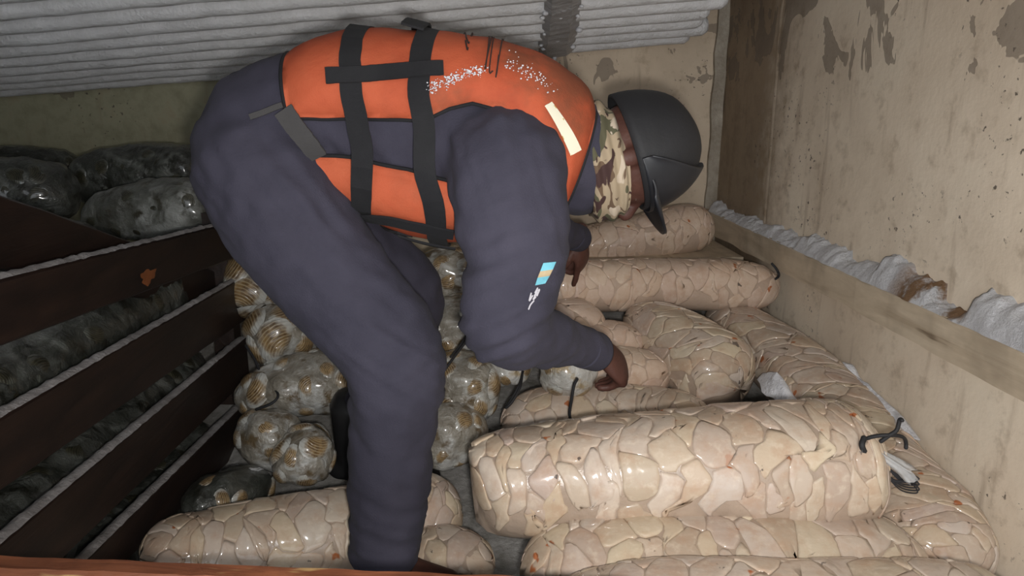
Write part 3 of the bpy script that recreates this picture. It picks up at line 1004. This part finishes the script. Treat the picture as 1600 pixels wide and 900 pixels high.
string(f11, [U(817, 580, 1.76), U(812, 600, 1.72), U(800, 622, 1.70), U(790, 637, 1.68), U(800, 628, 1.68), U(812, 606, 1.70), U(816, 586, 1.74)], .0034)
# dark frosted bags in the left pen
PEN = 'dark frosted bags stacked in the left pen'
def pen_bag(label, pts, rad, seed, nf=22, fs=.030, mat='fbag_dark'):
    return frost_bag(label, pts, rad, seed, mat, 'ridged_dark', nf, fs, group=PEN, lump=.10, flat=.55)
pen_bag('dark spotted bag on top of the left pen against the wall', [U(110, 285, 2.55), U(220, 270, 2.55), U(340, 272, 2.5)], [.085, .10, .10], 41)
pen_bag('paler frosted bag in front of the spotted one in the left pen', [U(140, 345, 2.25), U(230, 328, 2.2), U(345, 322, 2.15)], [.07, .085, .085], 43, 16, .024, 'fbag_mid')
pen_bag('dark bag at the far left edge behind the slanting brace', [U(-120, 300, 2.3), U(30, 300, 2.35), U(120, 312, 2.35)], [.10, .11, .09], 45)
pen_bag('frosted bag seen between the top and second pen boards', [V((-.84, 1.0, .44)), V((-.83, 1.4, .45)), V((-.83, 1.95, .45))], [.11, .11, .11], 47, 26, .028)
pen_bag('frosted bag seen between the second and third pen boards', [V((-.83, 1.0, .20)), V((-.82, 1.4, .22)), V((-.82, 2.0, .22))], [.11, .11, .11], 49, 26, .030)
pen_bag('low frosted bag seen below the third pen board', [V((-.82, .9, -.02)), V((-.80, 1.4, .0)), V((-.80, 2.0, .0))], [.10, .10, .10], 51, 26, .030)
pen_bag('dark bag filling the left pen behind the top board', [V((-1.1, 1.0, .50)), V((-1.1, 1.5, .52)), V((-1.05, 2.0, .55))], [.13, .13, .13], 53, 20, .034)
pen_bag('dark bag lying against the back wall at the far left', [U(-60, 262, 2.7), U(60, 262, 2.72), U(130, 266, 2.75)], [.07, .075, .06], 55, 10)

# loose snow between the bags
def snow_heap(label, c, r, hgt, seed):
    v = []; f = []
    nr, nu = 7, 22
    for i in range(nr + 1):
        a = i / nr
        for j in range(nu):
            an = 2 * PI * j / nu
            k = 1 + .35 * nz((math.cos(an), math.sin(an), seed), 1.4)
            p = c + V((r[0] * a * k * math.cos(an), r[1] * a * k * math.sin(an), hgt * (1 - a * a) - .02 * a))
            v.append(p + V((0, 0, .012 * nz(p, 30, seed))))
    for i in range(nr):
        for j in range(nu): f.append((i * nu + j, (i + 1) * nu + j, (i + 1) * nu + (j + 1) % nu, i * nu + (j + 1) % nu))
    o = mesh_obj('snow_heap', v, f, 'snow', loc=c)
    tag(o, label, 'snow', kind='stuff')
snow_heap('snow wedged between the two slanting fish bags', UX(1212, 600, .755), (.035, .09), .03, 1)
snow_heap('snow between the wall and the long slanting fish bag', UX(1345, 612, .955), (.04, .20), .03, 2)
snow_heap('snow at the foot of the wall near the rail corner', UX(1320, 578, .96), (.035, .06), .02, 3)

# ------------------------------------------------------------------ the person
PY = 1.40
person = empty('person', V((-.17, 1.35, 0)))
spine = [U(376, 228, PY), U(412, 202, PY), U(480, 178, PY), U(560, 180, PY), U(640, 198, PY), U(720, 214, PY), U(800, 226, PY), U(860, 240, PY), U(898, 252, PY)]
srad = [(.125, .080), (.150, .108), (.152, .104), (.155, .118), (.165, .138), (.172, .146), (.165, .140), (.130, .116), (.10, .100)]
SP = catmull([list(p) + list(r) for p, r in zip(spine, srad)], 81)
def torso(t, ph, off=0.0):
    """t 0 pelvis .. 1 neck; ph 0 = camera side, 90 = back (up), -90 = belly"""
    x = max(0, min(1, t)) * 80
    i = min(79, int(x)); fr = x - i
    row = SP[i] * (1 - fr) + SP[i + 1] * fr
    T = V(SP[min(80, i + 3)][:3]) - V(SP[max(0, i - 3)][:3]); T.normalize()
    Nn = T.cross(V((0, -1, 0))).normalized()
    if Nn.z < 0: Nn = -Nn
    a = math.radians(ph)
    c_, s_ = math.cos(a), math.sin(a)
    q = (abs(c_) ** 2.3 + abs(s_) ** 2.3) ** (-1 / 2.3)
    return V(row[:3]) + V((0, -1, 0)) * ((row[3] * q + off) * c_) + Nn * ((row[4] * q + off) * s_)
GT = [(t / 120, ph, ) for t in range(121) for ph in range(-110, 125, 2)]
GXY = np.array([proj(torso(t, ph, .03)) for t, ph in GT])
def find(px, py):
    d = (GXY[:, 0] - px) ** 2 + (GXY[:, 1] - py) ** 2
    # prefer the near surface
    k = np.argmin(d)
    return GT[int(k)]

# joints
hipN, kneeN, ankN = U(392, 262, 1.31), U(618, 560, 1.22), U(604, 860, 1.24)
hipF, kneeF, ankF = U(400, 250, 1.49), U(640, 462, 1.60), U(560, 690, 1.68)
shN, elN, wrN = U(790, 236, 1.235), U(785, 505, 1.14), U(934, 550, 1.36)
shF, elF, wrF = U(835, 245, 1.57), U(840, 355, 1.80), U(904, 372, 1.97)
def limb(pts, rad, n=18, ref=V((0, 1, 0)), seg=20): return tube(pts, rad, seg, n, ref)
torso_shape = tube([V(r[:3]) for r in SP[::4]], [(r[3], r[4]) for r in SP[::4]], 28, 40)
def lerp(a, b, k): return a.lerp(b, k)
cover = join(
    torso_shape,
    ellipsoid(U(392, 236, PY), [V((.085, 0, -.03)), V((0, .165, 0)), V((.03, 0, .108))], 24, 14),
    # near leg
    limb([hipN + V((0, .02, .02)), lerp(hipN, kneeN, .33), lerp(hipN, kneeN, .7), kneeN, lerp(kneeN, ankN, .35), lerp(kneeN, ankN, .75), ankN + V((0, 0, .0))],
         [(.110, .118), (.108, .112), (.095, .096), (.086, .090), (.078, .080), (.074, .072), (.074, .068)], 26),
    # far leg
    limb([hipF, lerp(hipF, kneeF, .5), kneeF, lerp(kneeF, ankF, .4), lerp(kneeF, ankF, .72)],
         [(.105, .105), (.098, .092), (.082, .078), (.072, .072), (.068, .066)], 22),
    # near sleeve
    limb([shN + V((0, .05, .0)), shN + V((.0, -.0, -.02)), U(798, 325, 1.20), U(806, 412, 1.165), elN, lerp(elN, wrN, .35), lerp(elN, wrN, .75), lerp(elN, wrN, .94)],
         [(.088, .100), (.082, .104), (.076, .096), (.070, .082), (.064, .066), (.056, .055), (.044, .040), (.037, .034)], 40),
    # far sleeve
    limb([shF, lerp(shF, elF, .5), elF, lerp(elF, wrF, .5), wrF], [.090, .075, .06, .048, .036], 22),
    # collar
    limb([U(880, 246, PY), U(905, 250, PY), U(926, 252, PY)], [(.098, .104), (.096, .108), (.088, .104)], 8),
)
def folds(p):
    a = .0075 * nz((p.x * 1.0, p.y, p.z * .6), 9, 1) + .0055 * nz((p.x + p.z * .6, p.y, p.z - p.x * .6), 21, 2) + .0018 * nz(p, 44, 3)
    # creases gathered at knee, elbow, hip
    for c, d, r in ((kneeN, V((.5, 0, .8)), .13), (elN, V((-.5, 0, .8)), .13), (hipN + V((.08, -.08, -.03)), V((.7, 0, .7)), .14), (ankN + V((0, 0, .06)), V((.3, 0, 1)), .12), (lerp(shN, elN, .1), V((.9, 0, .3)), .12)):
        k = math.exp(-((p - c).length / r) ** 2)
        if k > .03: a += .010 * k * nz((p - c).dot(d.normalized()) * V((1, 0, 0)) * 60 + p * 7, 1, 4)
    return a
coverall = unify('coverall', cover, .0085, 6, 'navy', person, folds=folds)
coverall['label'] = 'navy blue long-sleeved coverall'

for a_, b_, r_, lb in ((lerp(elN, wrN, .80), lerp(elN, wrN, .97), .041, 'near'), (lerp(elF, wrF, .80), lerp(elF, wrF, 1.0), .040, 'far')):
    vv, ff = tube([a_, lerp(a_, b_, .3), lerp(a_, b_, .7), b_], [(r_, r_ * .94)] * 4, 28, 10, round_end=False)
    mesh_obj('cuff', vv, ff, 'navy', coverall)
# ---- body: one continuous skin surface (head, neck, trunk, limbs, hands)
HF = V((.25, -.03, -.968)).normalized(); HS = V((0, 1, 0)); HU = V((.968, 0, .25)).normalized()
HC = U(982, 246, PY)
def HP(f, s, u): return HC + HF * f + HS * s + HU * u
def hand(wr, X, Z, side, curls, spread=.0, scale=1.0, thumb=(.6, .55)):
    """wr wrist; X along the fingers; Z back of the hand; side +1 right hand, -1 left"""
    X = X.normalized(); Z = (Z - X * Z.dot(X)).normalized(); Y = Z.cross(X) * side
    P = lambda x, y, z: wr + (X * x + Y * y + Z * z) * scale
    parts = [tube([P(-.035, 0, 0), P(0, 0, 0), P(.035, .002, .002), P(.07, .0, .003), P(.090, 0, -.001)],
                  [(.027, .022), (.029, .020), (.039, .018), (.042, .015), (.039, .012)], 18, 12, Y)]
    for k, (y, L, r) in enumerate(((.029, .070, .0100), (.010, .078, .0104), (-.010, .072, .0100), (-.029, .058, .0090))):
        a = 0.0
        p = (.083 - .004 * abs(k - 1), y * 1.0, 0.0)
        pts = [P(.055, y * .9, .002), P(*p)]
        rr = [r * .95 * scale, r * 1.15 * scale]
        yy_ = y
        for seg_, c in zip((.45, .30, .25), curls[k]):
            a += c
            p = (p[0] + L * seg_ * math.cos(a), p[1] + spread * (1.5 - k) * L * seg_, p[2] - L * seg_ * math.sin(a))
            pts.append(P(*p)); rr.append(r * (1.0 if seg_ > .26 else .86) * scale)
        parts.append(tube(pts, rr, 10, 14, Y))
    t0, t1 = thumb
    tp = [P(.012, .022, -.006), P(.034, .042, -.014), P(.034 + .035 * math.cos(t0), .042 + .020 * math.sin(t0) + .006, -.020 - .012 * t1), P(.034 + .066 * math.cos(t0), .050 + .012 * math.sin(t0), -.034 - .03 * t1)]
    parts.append(tube(tp, [.014 * scale, .0135 * scale, .011 * scale, .0092 * scale], 10, 14, Y))
    return join(*parts)
XN, ZN = V((.62, .30, -.66)), V((.50, -.50, .70))
XF, ZF = V((.10, .30, -1.0)), V((.75, -.55, .25))
hN = hand(wrN + V((.004, .004, .002)), XN, ZN, 1, ((.80, .25, .15), (.98, .45, .25), (1.08, .60, .35), (1.18, .70, .4)), .03, .92, (.30, 1.2))
hF_ = hand(wrF + V((.006, .01, -.006)), XF, ZF, -1, ((.12, .15, .10), (.6, .9, .5), (.7, 1.0, .6), (.7, 1.0, .6)), .02, .90, (.5, .5))
head = join(
    ellipsoid(HP(-.005, 0, .018), [HF * .096, HS * .075, HU * .098], 24, 16),
    ellipsoid(HP(.022, 0, -.048), [HF * .066, HS * .058, HU * .064], 20, 12),
    ellipsoid(HP(.070, 0, .012), [HF * .022, HS * .058, HU * .014], 14, 8),
    tube([HP(.083, 0, .004), HP(.096, 0, -.016), HP(.104, 0, -.030), HP(.088, 0, -.038)], [.009, .011, .014, .010], 10, 10),
    ellipsoid(HP(.082, 0, -.062), [HF * .010, HS * .024, HU * .006], 12, 6),
    ellipsoid(HP(.080, 0, -.073), [HF * .010, HS * .021, HU * .006], 12, 6),
    ellipsoid(HP(.066, 0, -.098), [HF * .020, HS * .024, HU * .018], 12, 8),
    ellipsoid(HP(-.008, -.076, -.010), [HF * .017, HS * .010, HU * .030], 12, 8),
    ellipsoid(HP(-.008, .076, -.010), [HF * .017, HS * .010, HU * .030], 12, 8),
    tube([U(880, 246, PY), HP(-.02, 0, -.09), HP(-.012, 0, -.03)], [.060, .056, .056], 18, 8),
)
slim = join(
    tube([V(r[:3]) for r in SP[::8]], [(r[3] * .86, r[4] * .84) for r in SP[::8]], 20, 24),
    limb([hipN + V((0, .02, .02)), lerp(hipN, kneeN, .4), kneeN, lerp(kneeN, ankN, .35), ankN], [.085, .076, .058, .056, .042], 16),
    limb([hipF, lerp(hipF, kneeF, .4), kneeF, lerp(kneeF, ankF, .35), ankF], [.085, .074, .058, .054, .042], 16),
    tube([ankN, ankN + V((.03, 0, -.05)), ankN + V((.12, -.02, -.065))], [.040, .038, .028], 12, 8),
    tube([ankF, ankF + V((.03, 0, -.05)), ankF + V((.12, -.02, -.065))], [.040, .038, .028], 12, 8),
    limb([shN + V((0, .05, 0)), lerp(shN, elN, .4), elN, lerp(elN, wrN, .35), wrN], [.062, .052, .044, .042, .029], 18),
    limb([shF, lerp(shF, elF, .4), elF, lerp(elF, wrF, .35), wrF], [.062, .052, .042, .040, .028], 18),
)
body = unify('body', join(slim, head, hN, hF_), .0048, 3, 'skin', person)
tag(person, 'person in navy coverall and orange life vest bending over the fish bags', 'person')
for s in (-1, 1):
    vv, ff = ellipsoid(HP(.066, s * .027, -.006), [HF * .012, HS * .013, HU * .012], 14, 10)
    mesh_obj('eye', vv, ff, 'eye', person)
# nails
# ---- boots
def boot(ank, d, name, shaft):
    d = V(d).normalized()
    return unify(name, join(
        tube([ank + V((0, 0, shaft)), ank + V((0, 0, shaft * .4)), ank + V((0, 0, -.02)), ank + d * .01 + V((0, 0, -.07))], [(.060, .064), (.056, .060), (.052, .056), (.046, .054)], 18, 12),
        tube([ank - d * .055 + V((0, 0, -.068)), ank + d * .05 + V((0, 0, -.060)), ank + d * .12 + V((0, 0, -.070)), ank + d * .185 + V((0, 0, -.078))], [(.040, .034), (.044, .036), (.048, .030), (.040, .022)], 16, 14)), .007, 4, 'rubber', person)
boot(ankF, (.95, -.25, 0), 'boot', .10)['label'] = 'black rubber boot behind the near shin'
boot(ankN + V((0, 0, -.015)), (.95, -.1, 0), 'boot', .05)

# ---- life vest
vest = empty('life_vest', torso(.5, 90, .0))
vest.parent = person
vest.location = torso(.5, 90, 0) - person.location
vest['label'] = 'orange foam life vest with black webbing straps'
def shell(name, tl, jl, outf, inf, mat, parent, nt, nj):
    """closed padded panel; tl(i)->t, jl(t, j)->phi"""
    O = []; I = []
    for i in range(nt + 1):
        for j in range(nj + 1):
            t = tl(i / nt); ph = jl(t, j / nj)
            e = max(abs(2 * i / nt - 1), abs(2 * j / nj - 1))
            o_ = inf + (outf - inf) * (1 - e ** 7) + .003 * nz(torso(t, ph), 18)
            O.append(torso(t, ph, o_)); I.append(torso(t, ph, inf))
    w_ = nj + 1
    f = []
    b = len(O)
    for i in range(nt):
        for j in range(nj):
            q = (i * w_ + j, (i + 1) * w_ + j, (i + 1) * w_ + j + 1, i * w_ + j + 1)
            f.append(q); f.append(tuple(k + b for k in q[::-1]))
    e = [i * w_ for i in range(nt + 1)] + [nt * w_ + j for j in range(1, nj + 1)] + [i * w_ + nj for i in range(nt - 1, -1, -1)] + [j for j in range(nj - 1, 0, -1)]
    for k in range(len(e)):
        a, c = e[k], e[(k + 1) % len(e)]
        f.append((c, a, a + b, c + b))
    return mesh_obj(name, O + I, f, mat, parent), [O[k] for k in e]
# back panel lower edge, read as torso coordinates
edge_px = [(440, 190), (500, 189), (560, 188), (620, 187), (662, 184), (700, 164), (742, 152), (790, 166), (838, 208), (872, 262)]
edge = [find(*p) for p in edge_px] + [(.97, -38), (1.0, -55)]
edge.sort()
et = [e[0] for e in edge]; ep = [e[1] for e in edge]
def philow(t): return float(np.interp(t, et, ep))
t_back0 = find(438, 150)[0]
back, rim = shell('back_panel', lambda a: t_back0 + (1.0 - t_back0) * a, lambda t, j: philow(t) + (180 - 2 * philow(t)) * j, .034, .004, 'orange', vest, 48, 44)
tf0, tf1 = find(470, 255)[0], find(735, 300)[0]
eu = sorted([find(497, 256), find(560, 262), find(640, 276), find(722, 302)])
def phiup(t): return float(np.interp(t, [e[0] for e in eu], [e[1] for e in eu]))
front, rimf = shell('front_panel', lambda a: tf0 + (tf1 + .05 - tf0) * a, lambda t, j: phiup(t) + (-180 - 2 * phiup(t)) * j, .050, .006, 'orange', vest, 30, 36)
def piping(r_, parent, rad=.0035):
    k = len(r_)
    pts = r_ + [r_[0]]
    vv, ff = tube(pts, rad, 6)
    return mesh_obj('black_piping', vv, ff, 'web', parent)
piping(rim, back); piping(rimf, front)
def webbing(name, path, width, off, parent, mat='web', n=40, thick=.004):
    """path: list of (t, phi)"""
    S = catmull([(a, b / 100.0) for a, b in path], n)
    P = [torso(a, b * 100, off(a, b * 100) if callable(off) else off) for a, b in S]
    Q = [torso(a, b * 100, (off(a, b * 100) if callable(off) else off) + .01) for a, b in S]
    v = []; f = []
    for i in range(n):
        T = (P[min(n - 1, i + 1)] - P[max(0, i - 1)]).normalized()
        nn = (Q[i] - P[i]).normalized()
        sd = T.cross(nn).normalized()
        wv = width / 2 * (1 + .05 * nz((i * .4, width, 0)))
        v += [P[i] - sd * wv, P[i] + sd * wv, P[i] + sd * wv + nn * thick, P[i] - sd * wv + nn * thick]
    for i in range(n - 1):
        for k in range(4): f.append((i * 4 + k, i * 4 + (k + 1) % 4, i * 4 + 4 + (k + 1) % 4, i * 4 + 4 + k))
    f += [(3, 2, 1, 0), tuple(len(v) - 4 + k for k in range(4))]
    return mesh_obj(name, v, f, mat, parent, smooth=False)
def woff(t, ph):
    return .034 if ph > 20 else (.034 + .017 * sstep((20 - ph) / 50))
def mirror(path): return [(t, 180 - ph) for t, ph in reversed(path)]
pa = [find(550, 76), find(547, 110), find(552, 150), find(560, 200), find(570, 260), find(592, 315), find(622, 360)]
pa = [(pa[0][0], 100)] + pa + [(pa[-1][0] + .01, -80)]
webbing('strap', pa, .034, woff, vest)
pb = [find(657, 78), find(655, 110), find(655, 150), find(660, 200), find(668, 260), find(682, 320), find(692, 365)]
pb = [(pb[0][0], 100)] + pb + [(pb[-1][0] + .005, -85)]
webbing('strap', pb, .034, woff, vest)
webbing('strap', [find(514, 124), find(560, 120), find(610, 117), find(660, 116), find(692, 112)], .026, .042, vest)
webbing('strap', [find(540, 303), find(590, 322), find(650, 334), find(714, 346)], .026, .056, vest)
webbing('strap', [find(625, 362), find(670, 376), find(712, 386)], .022, .056, vest)
# stitched loop standing up over the back
lp = find(655, 75)
webbing('strap_loop', [(lp[0] - .004, 62), (lp[0], 78), (lp[0], 96), (lp[0], 118)], .038, .046, vest)
# grey leg strap from the vest to the hip
def ribbon(name, pts, width, mat, parent, nrm=V((0, -1, 0)), thick=.004, n=24):
    S = [V(p) for p in catmull(pts, n)]
    v = []; f = []
    for i in range(n):
        T = (S[min(n - 1, i + 1)] - S[max(0, i - 1)]).normalized()
        sd = T.cross(nrm).normalized(); nn = sd.cross(T).normalized()
        v += [S[i] - sd * width / 2, S[i] + sd * width / 2, S[i] + sd * width / 2 + nn * thick, S[i] - sd * width / 2 + nn * thick]
    for i in range(n - 1):
        for k in range(4): f.append((i * 4 + k, i * 4 + (k + 1) % 4, i * 4 + 4 + (k + 1) % 4, i * 4 + 4 + k))
    f += [(3, 2, 1, 0), tuple(len(v) - 4 + k for k in range(4))]
    return mesh_obj(name, v, f, mat, parent, smooth=False)
webbing('leg_strap', [find(440, 172), find(455, 196), find(475, 225), find(498, 252)], .032, .016, vest, 'web_grey')
# black strap over the seat
webbing('waist_tape', [find(382, 182), find(405, 172), find(436, 160)], .009, .010, vest, 'web_grey')
# reflective patch near the shoulder
def quad_patch(name, pxs, off, mat, parent, n=10, surf=None):
    """pxs: four image corners, laid on the torso surface"""
    cs = [find(*p) for p in pxs]
    v = []; f = []
    for i in range(n + 1):
        for j in range(5):
            a, b = i / n, j / 4
            t = (cs[0][0] * (1 - a) + cs[3][0] * a) * (1 - b) + (cs[1][0] * (1 - a) + cs[2][0] * a) * b
            p = (cs[0][1] * (1 - a) + cs[3][1] * a) * (1 - b) + (cs[1][1] * (1 - a) + cs[2][1] * a) * b
            v.append(torso(t, p, off))
    for i in range(n):
        for j in range(4): f.append((i * 5 + j, i * 5 + j + 1, i * 5 + 6 + j, i * 5 + 5 + j))
    return mesh_obj(name, v, f, mat, parent)
quad_patch('reflective_tape', [(847, 168), (860, 164), (906, 236), (891, 245)], .040, 'tape', vest)['label'] = 'cream reflective tape'
# faded stencil strokes on the back panel
def stroke(pts, wd=.006):
    webbing('stencil_mark', [find(*p) for p in pts], wd, .037, vest, 'ink', 12, .001)
for a_, b_ in (((760, 84), (757, 108)), ((757, 108), (768, 88)), ((768, 88), (768, 114)), ((776, 92), (774, 118)), ((774, 118), (783, 96))):
    stroke([a_, lerp(V((*a_, 0)), V((*b_, 0)), .5)[:2], b_], .0022)
stroke([(720, 78), (730, 77), (735, 82), (727, 86), (719, 82)], .0028)
# snow flecks clinging to the back panel
rng = random.Random(5)
v = []; f = []
for k in range(330):
    if k < 230:
        a = rng.random()
        px, py = 668 + 90 * a + rng.gauss(0, 5), 148 - 36 * a ** .6 + rng.gauss(0, 4)
    else:
        a = rng.random()
        px, py = 790 + 70 * a + rng.gauss(0, 6), 92 + 45 * a + rng.gauss(0, 6)
    t, ph = find(px, py)
    c = torso(t + rng.uniform(-.004, .004), ph + rng.uniform(-1, 1), .036)
    r = rng.uniform(.0004, .0015)
    b = ellipsoid(c, [V((r * 1.3, 0, 0)), V((0, r, 0)), V((0, 0, r))], 6, 4)
    v, f = join((v, f), b)
fl = mesh_obj('snow_flecks', v, f, 'snow', vest)
fl['kind'] = 'stuff'

# ---- neck gaiter
gp = [U(914, 254, PY), U(930, 254, PY), U(948, 253, PY), U(962, 258, PY), U(972, 268, PY)]
gr = [(.088, .106), (.090, .112), (.088, .110), (.085, .096), (.080, .078)]
GS = catmull([list(p) + list(r) for p, r in zip(gp, gr)], 26)
v = []; f = []
for i, row in enumerate(GS):
    for j in range(48):
        a = 2 * PI * j / 48
        k = 1 + .035 * math.sin(i * .75 + 1.5 * math.sin(a) + 2 * nz((a, 0, 0), 1)) + .03 * nz((math.cos(a) * 2, math.sin(a) * 2, i * .25))
        v.append(V(row[:3]) + V((0, -1, 0)) * (row[3] * k * math.cos(a)) + V((-.12, 0, 1)).normalized() * (row[4] * k * math.sin(a)))
nb = len(v)
for i, row in enumerate(GS):
    for j in range(48):
        p = v[i * 48 + j]; v.append(V(row[:3]) + (p - V(row[:3])) * .95)
for i in range(25):
    for j in range(48):
        q = (i * 48 + j, i * 48 + (j + 1) % 48, (i + 1) * 48 + (j + 1) % 48, (i + 1) * 48 + j)
        f.append(q[::-1]); f.append(tuple(k + nb for k in q))
for i in (0, 25):
    for j in range(48):
        q = (i * 48 + j, i * 48 + (j + 1) % 48, nb + i * 48 + (j + 1) % 48, nb + i * 48 + j)
        f.append(q if i == 0 else q[::-1])
mesh_obj('neck_gaiter', v, f, 'camo', person)['label'] = 'camouflage neck gaiter pulled over the chin'

# ---- cap
cap = empty('cap', V((0, 0, 0)))
cap.parent = person
cap.location = HP(0, 0, .05) - person.location
cap['label'] = 'black peaked cap'
CC = U(988, 237, PY)
HF0, HU0 = HF, HU
HF = V((.30, -.03, -.954)).normalized(); HU = V((.954, 0, .30)).normalized()
v = []; f = []
nu, nr = 36, 14
for lay, s_ in ((0, 1.0), (1, .95)):
    for i in range(nr + 1):
        th = PI / 2 * i / nr
        for j in range(nu):
            a = 2 * PI * j / nu
            rr = math.cos(th) ** .80
            p = CC + HF * (.112 * s_ * rr * math.cos(a)) + HS * (.094 * s_ * rr * math.sin(a)) + HU * (.125 * s_ * math.sin(th) ** .95 - .012 * (1 - math.sin(th)))
            p += (p - CC).normalized() * .003 * nz(p, 16, 3)
            v.append(p)
ly = (nr + 1) * nu
for i in range(nr):
    for j in range(nu):
        q = (i * nu + j, i * nu + (j + 1) % nu, (i + 1) * nu + (j + 1) % nu, (i + 1) * nu + j)
        f.append(q); f.append(tuple(k + ly for k in q[::-1]))
for j in range(nu): f.append((j, (j + 1) % nu, ly + (j + 1) % nu, ly + j)[::-1])
mesh_obj('crown', v, f, 'black', cap)
vv, ff = ellipsoid(CC + HU * .124 , [HF * .010, HS * .010, HU * .006], 12, 8)
mesh_obj('button', vv, ff, 'black', cap)
# peak: curved plate standing off the front of the crown
def plate(name, fn, n1, n2, thick, mat, parent):
    O = [fn(i / n1, j / n2) for i in range(n1 + 1) for j in range(n2 + 1)]
    I = [p + thick for p in O]
    w_ = n2 + 1; b = len(O); f = []
    for i in range(n1):
        for j in range(n2):
            q = (i * w_ + j, (i + 1) * w_ + j, (i + 1) * w_ + j + 1, i * w_ + j + 1)
            f.append(q); f.append(tuple(k + b for k in q[::-1]))
    e = [i * w_ for i in range(n1 + 1)] + [n1 * w_ + j for j in range(1, n2 + 1)] + [i * w_ + n2 for i in range(n1 - 1, -1, -1)] + [j for j in range(n2 - 1, 0, -1)]
    for k in range(len(e)):
        a, c = e[k], e[(k + 1) % len(e)]
        f.append((c, a, a + b, c + b))
    return mesh_obj(name, O + I, f, mat, parent)
def peak(a, b):
    an = math.radians(-68 + 136 * a)
    base = CC + HF * (.110 * math.cos(an)) + HS * (.094 * math.sin(an)) + HU * .002
    ln = .058 * b * math.cos(an * .75)
    return base + HF * ln + HU * (.010 * b - .030 * math.sin(an) ** 2 * b * b * .6) + HS * (.012 * b * math.sin(an))
plate('peak', peak, 20, 8, HU * .006, 'black_shell', cap)
# stiff front shell doubled over the crown, its edge standing proud
def fshell(a, b):
    an = math.radians(-88 + 176 * a)
    th = b * math.radians(66) * max(.04, math.cos(an)) ** .7
    k = 1.035 + .055 * b ** 3
    rr = math.cos(th) ** .8
    return CC + HF * (.112 * k * rr * math.cos(an)) + HS * (.094 * k * rr * math.sin(an)) + HU * (.125 * k * math.sin(th) ** .95 - .004)
plate('front_shell', fshell, 32, 12, HF * .003, 'black_shell', cap)
# ---- sleeve patch (aqua, gold, aqua) with stitched lettering under it
from mathutils.bvhtree import BVHTree
cme = coverall.data
bv = BVHTree.FromPolygons([vv.co + parent_origin(person) for vv in cme.vertices], [tuple(p.vertices) for p in cme.polygons])
def on_cloth(px, py, off=.003):
    r = ray(px, py).normalized()
    h = bv.ray_cast(CAM, r)
    if h[0] is None: return U(px, py, 1.2)
    return h[0] - r * off
def cloth_patch(name, q4, mat, parent, n=8, off=.003):
    v = []; f = []
    for i in range(n + 1):
        for j in range(n + 1):
            a, b = i / n, j / n
            x = (q4[0][0] * (1 - a) + q4[3][0] * a) * (1 - b) + (q4[1][0] * (1 - a) + q4[2][0] * a) * b
            y = (q4[0][1] * (1 - a) + q4[3][1] * a) * (1 - b) + (q4[1][1] * (1 - a) + q4[2][1] * a) * b
            v.append(on_cloth(x, y, off))
    for i in range(n):
        for j in range(n): f.append((i * (n + 1) + j, i * (n + 1) + j + 1, (i + 1) * (n + 1) + j + 1, (i + 1) * (n + 1) + j))
    return mesh_obj(name, v, f, mat, parent)
cloth_patch('flag_stripe', [(849, 411), (869, 409), (864, 421), (844, 424)], 'flag_blue', coverall)
cloth_patch('flag_stripe', [(844, 424), (864, 421), (859, 431), (840, 434)], 'flag_gold', coverall)
cloth_patch('flag_stripe', [(840, 434), (859, 431), (852, 443), (836, 446)], 'flag_blue', coverall)
for pts in ([(840, 450), (836, 458), (843, 452), (839, 462)], [(835, 462), (840, 455), (833, 468), (837, 464)], [(834, 470), (829, 476), (826, 483)], [(830, 458), (827, 470), (832, 462)]):
    S = [on_cloth(*p, .003) for p in pts]
    vv, ff = tube(S, .0015, 5, 16)
    mesh_obj('stitched_lettering', vv, ff, 'white_thread', coverall)
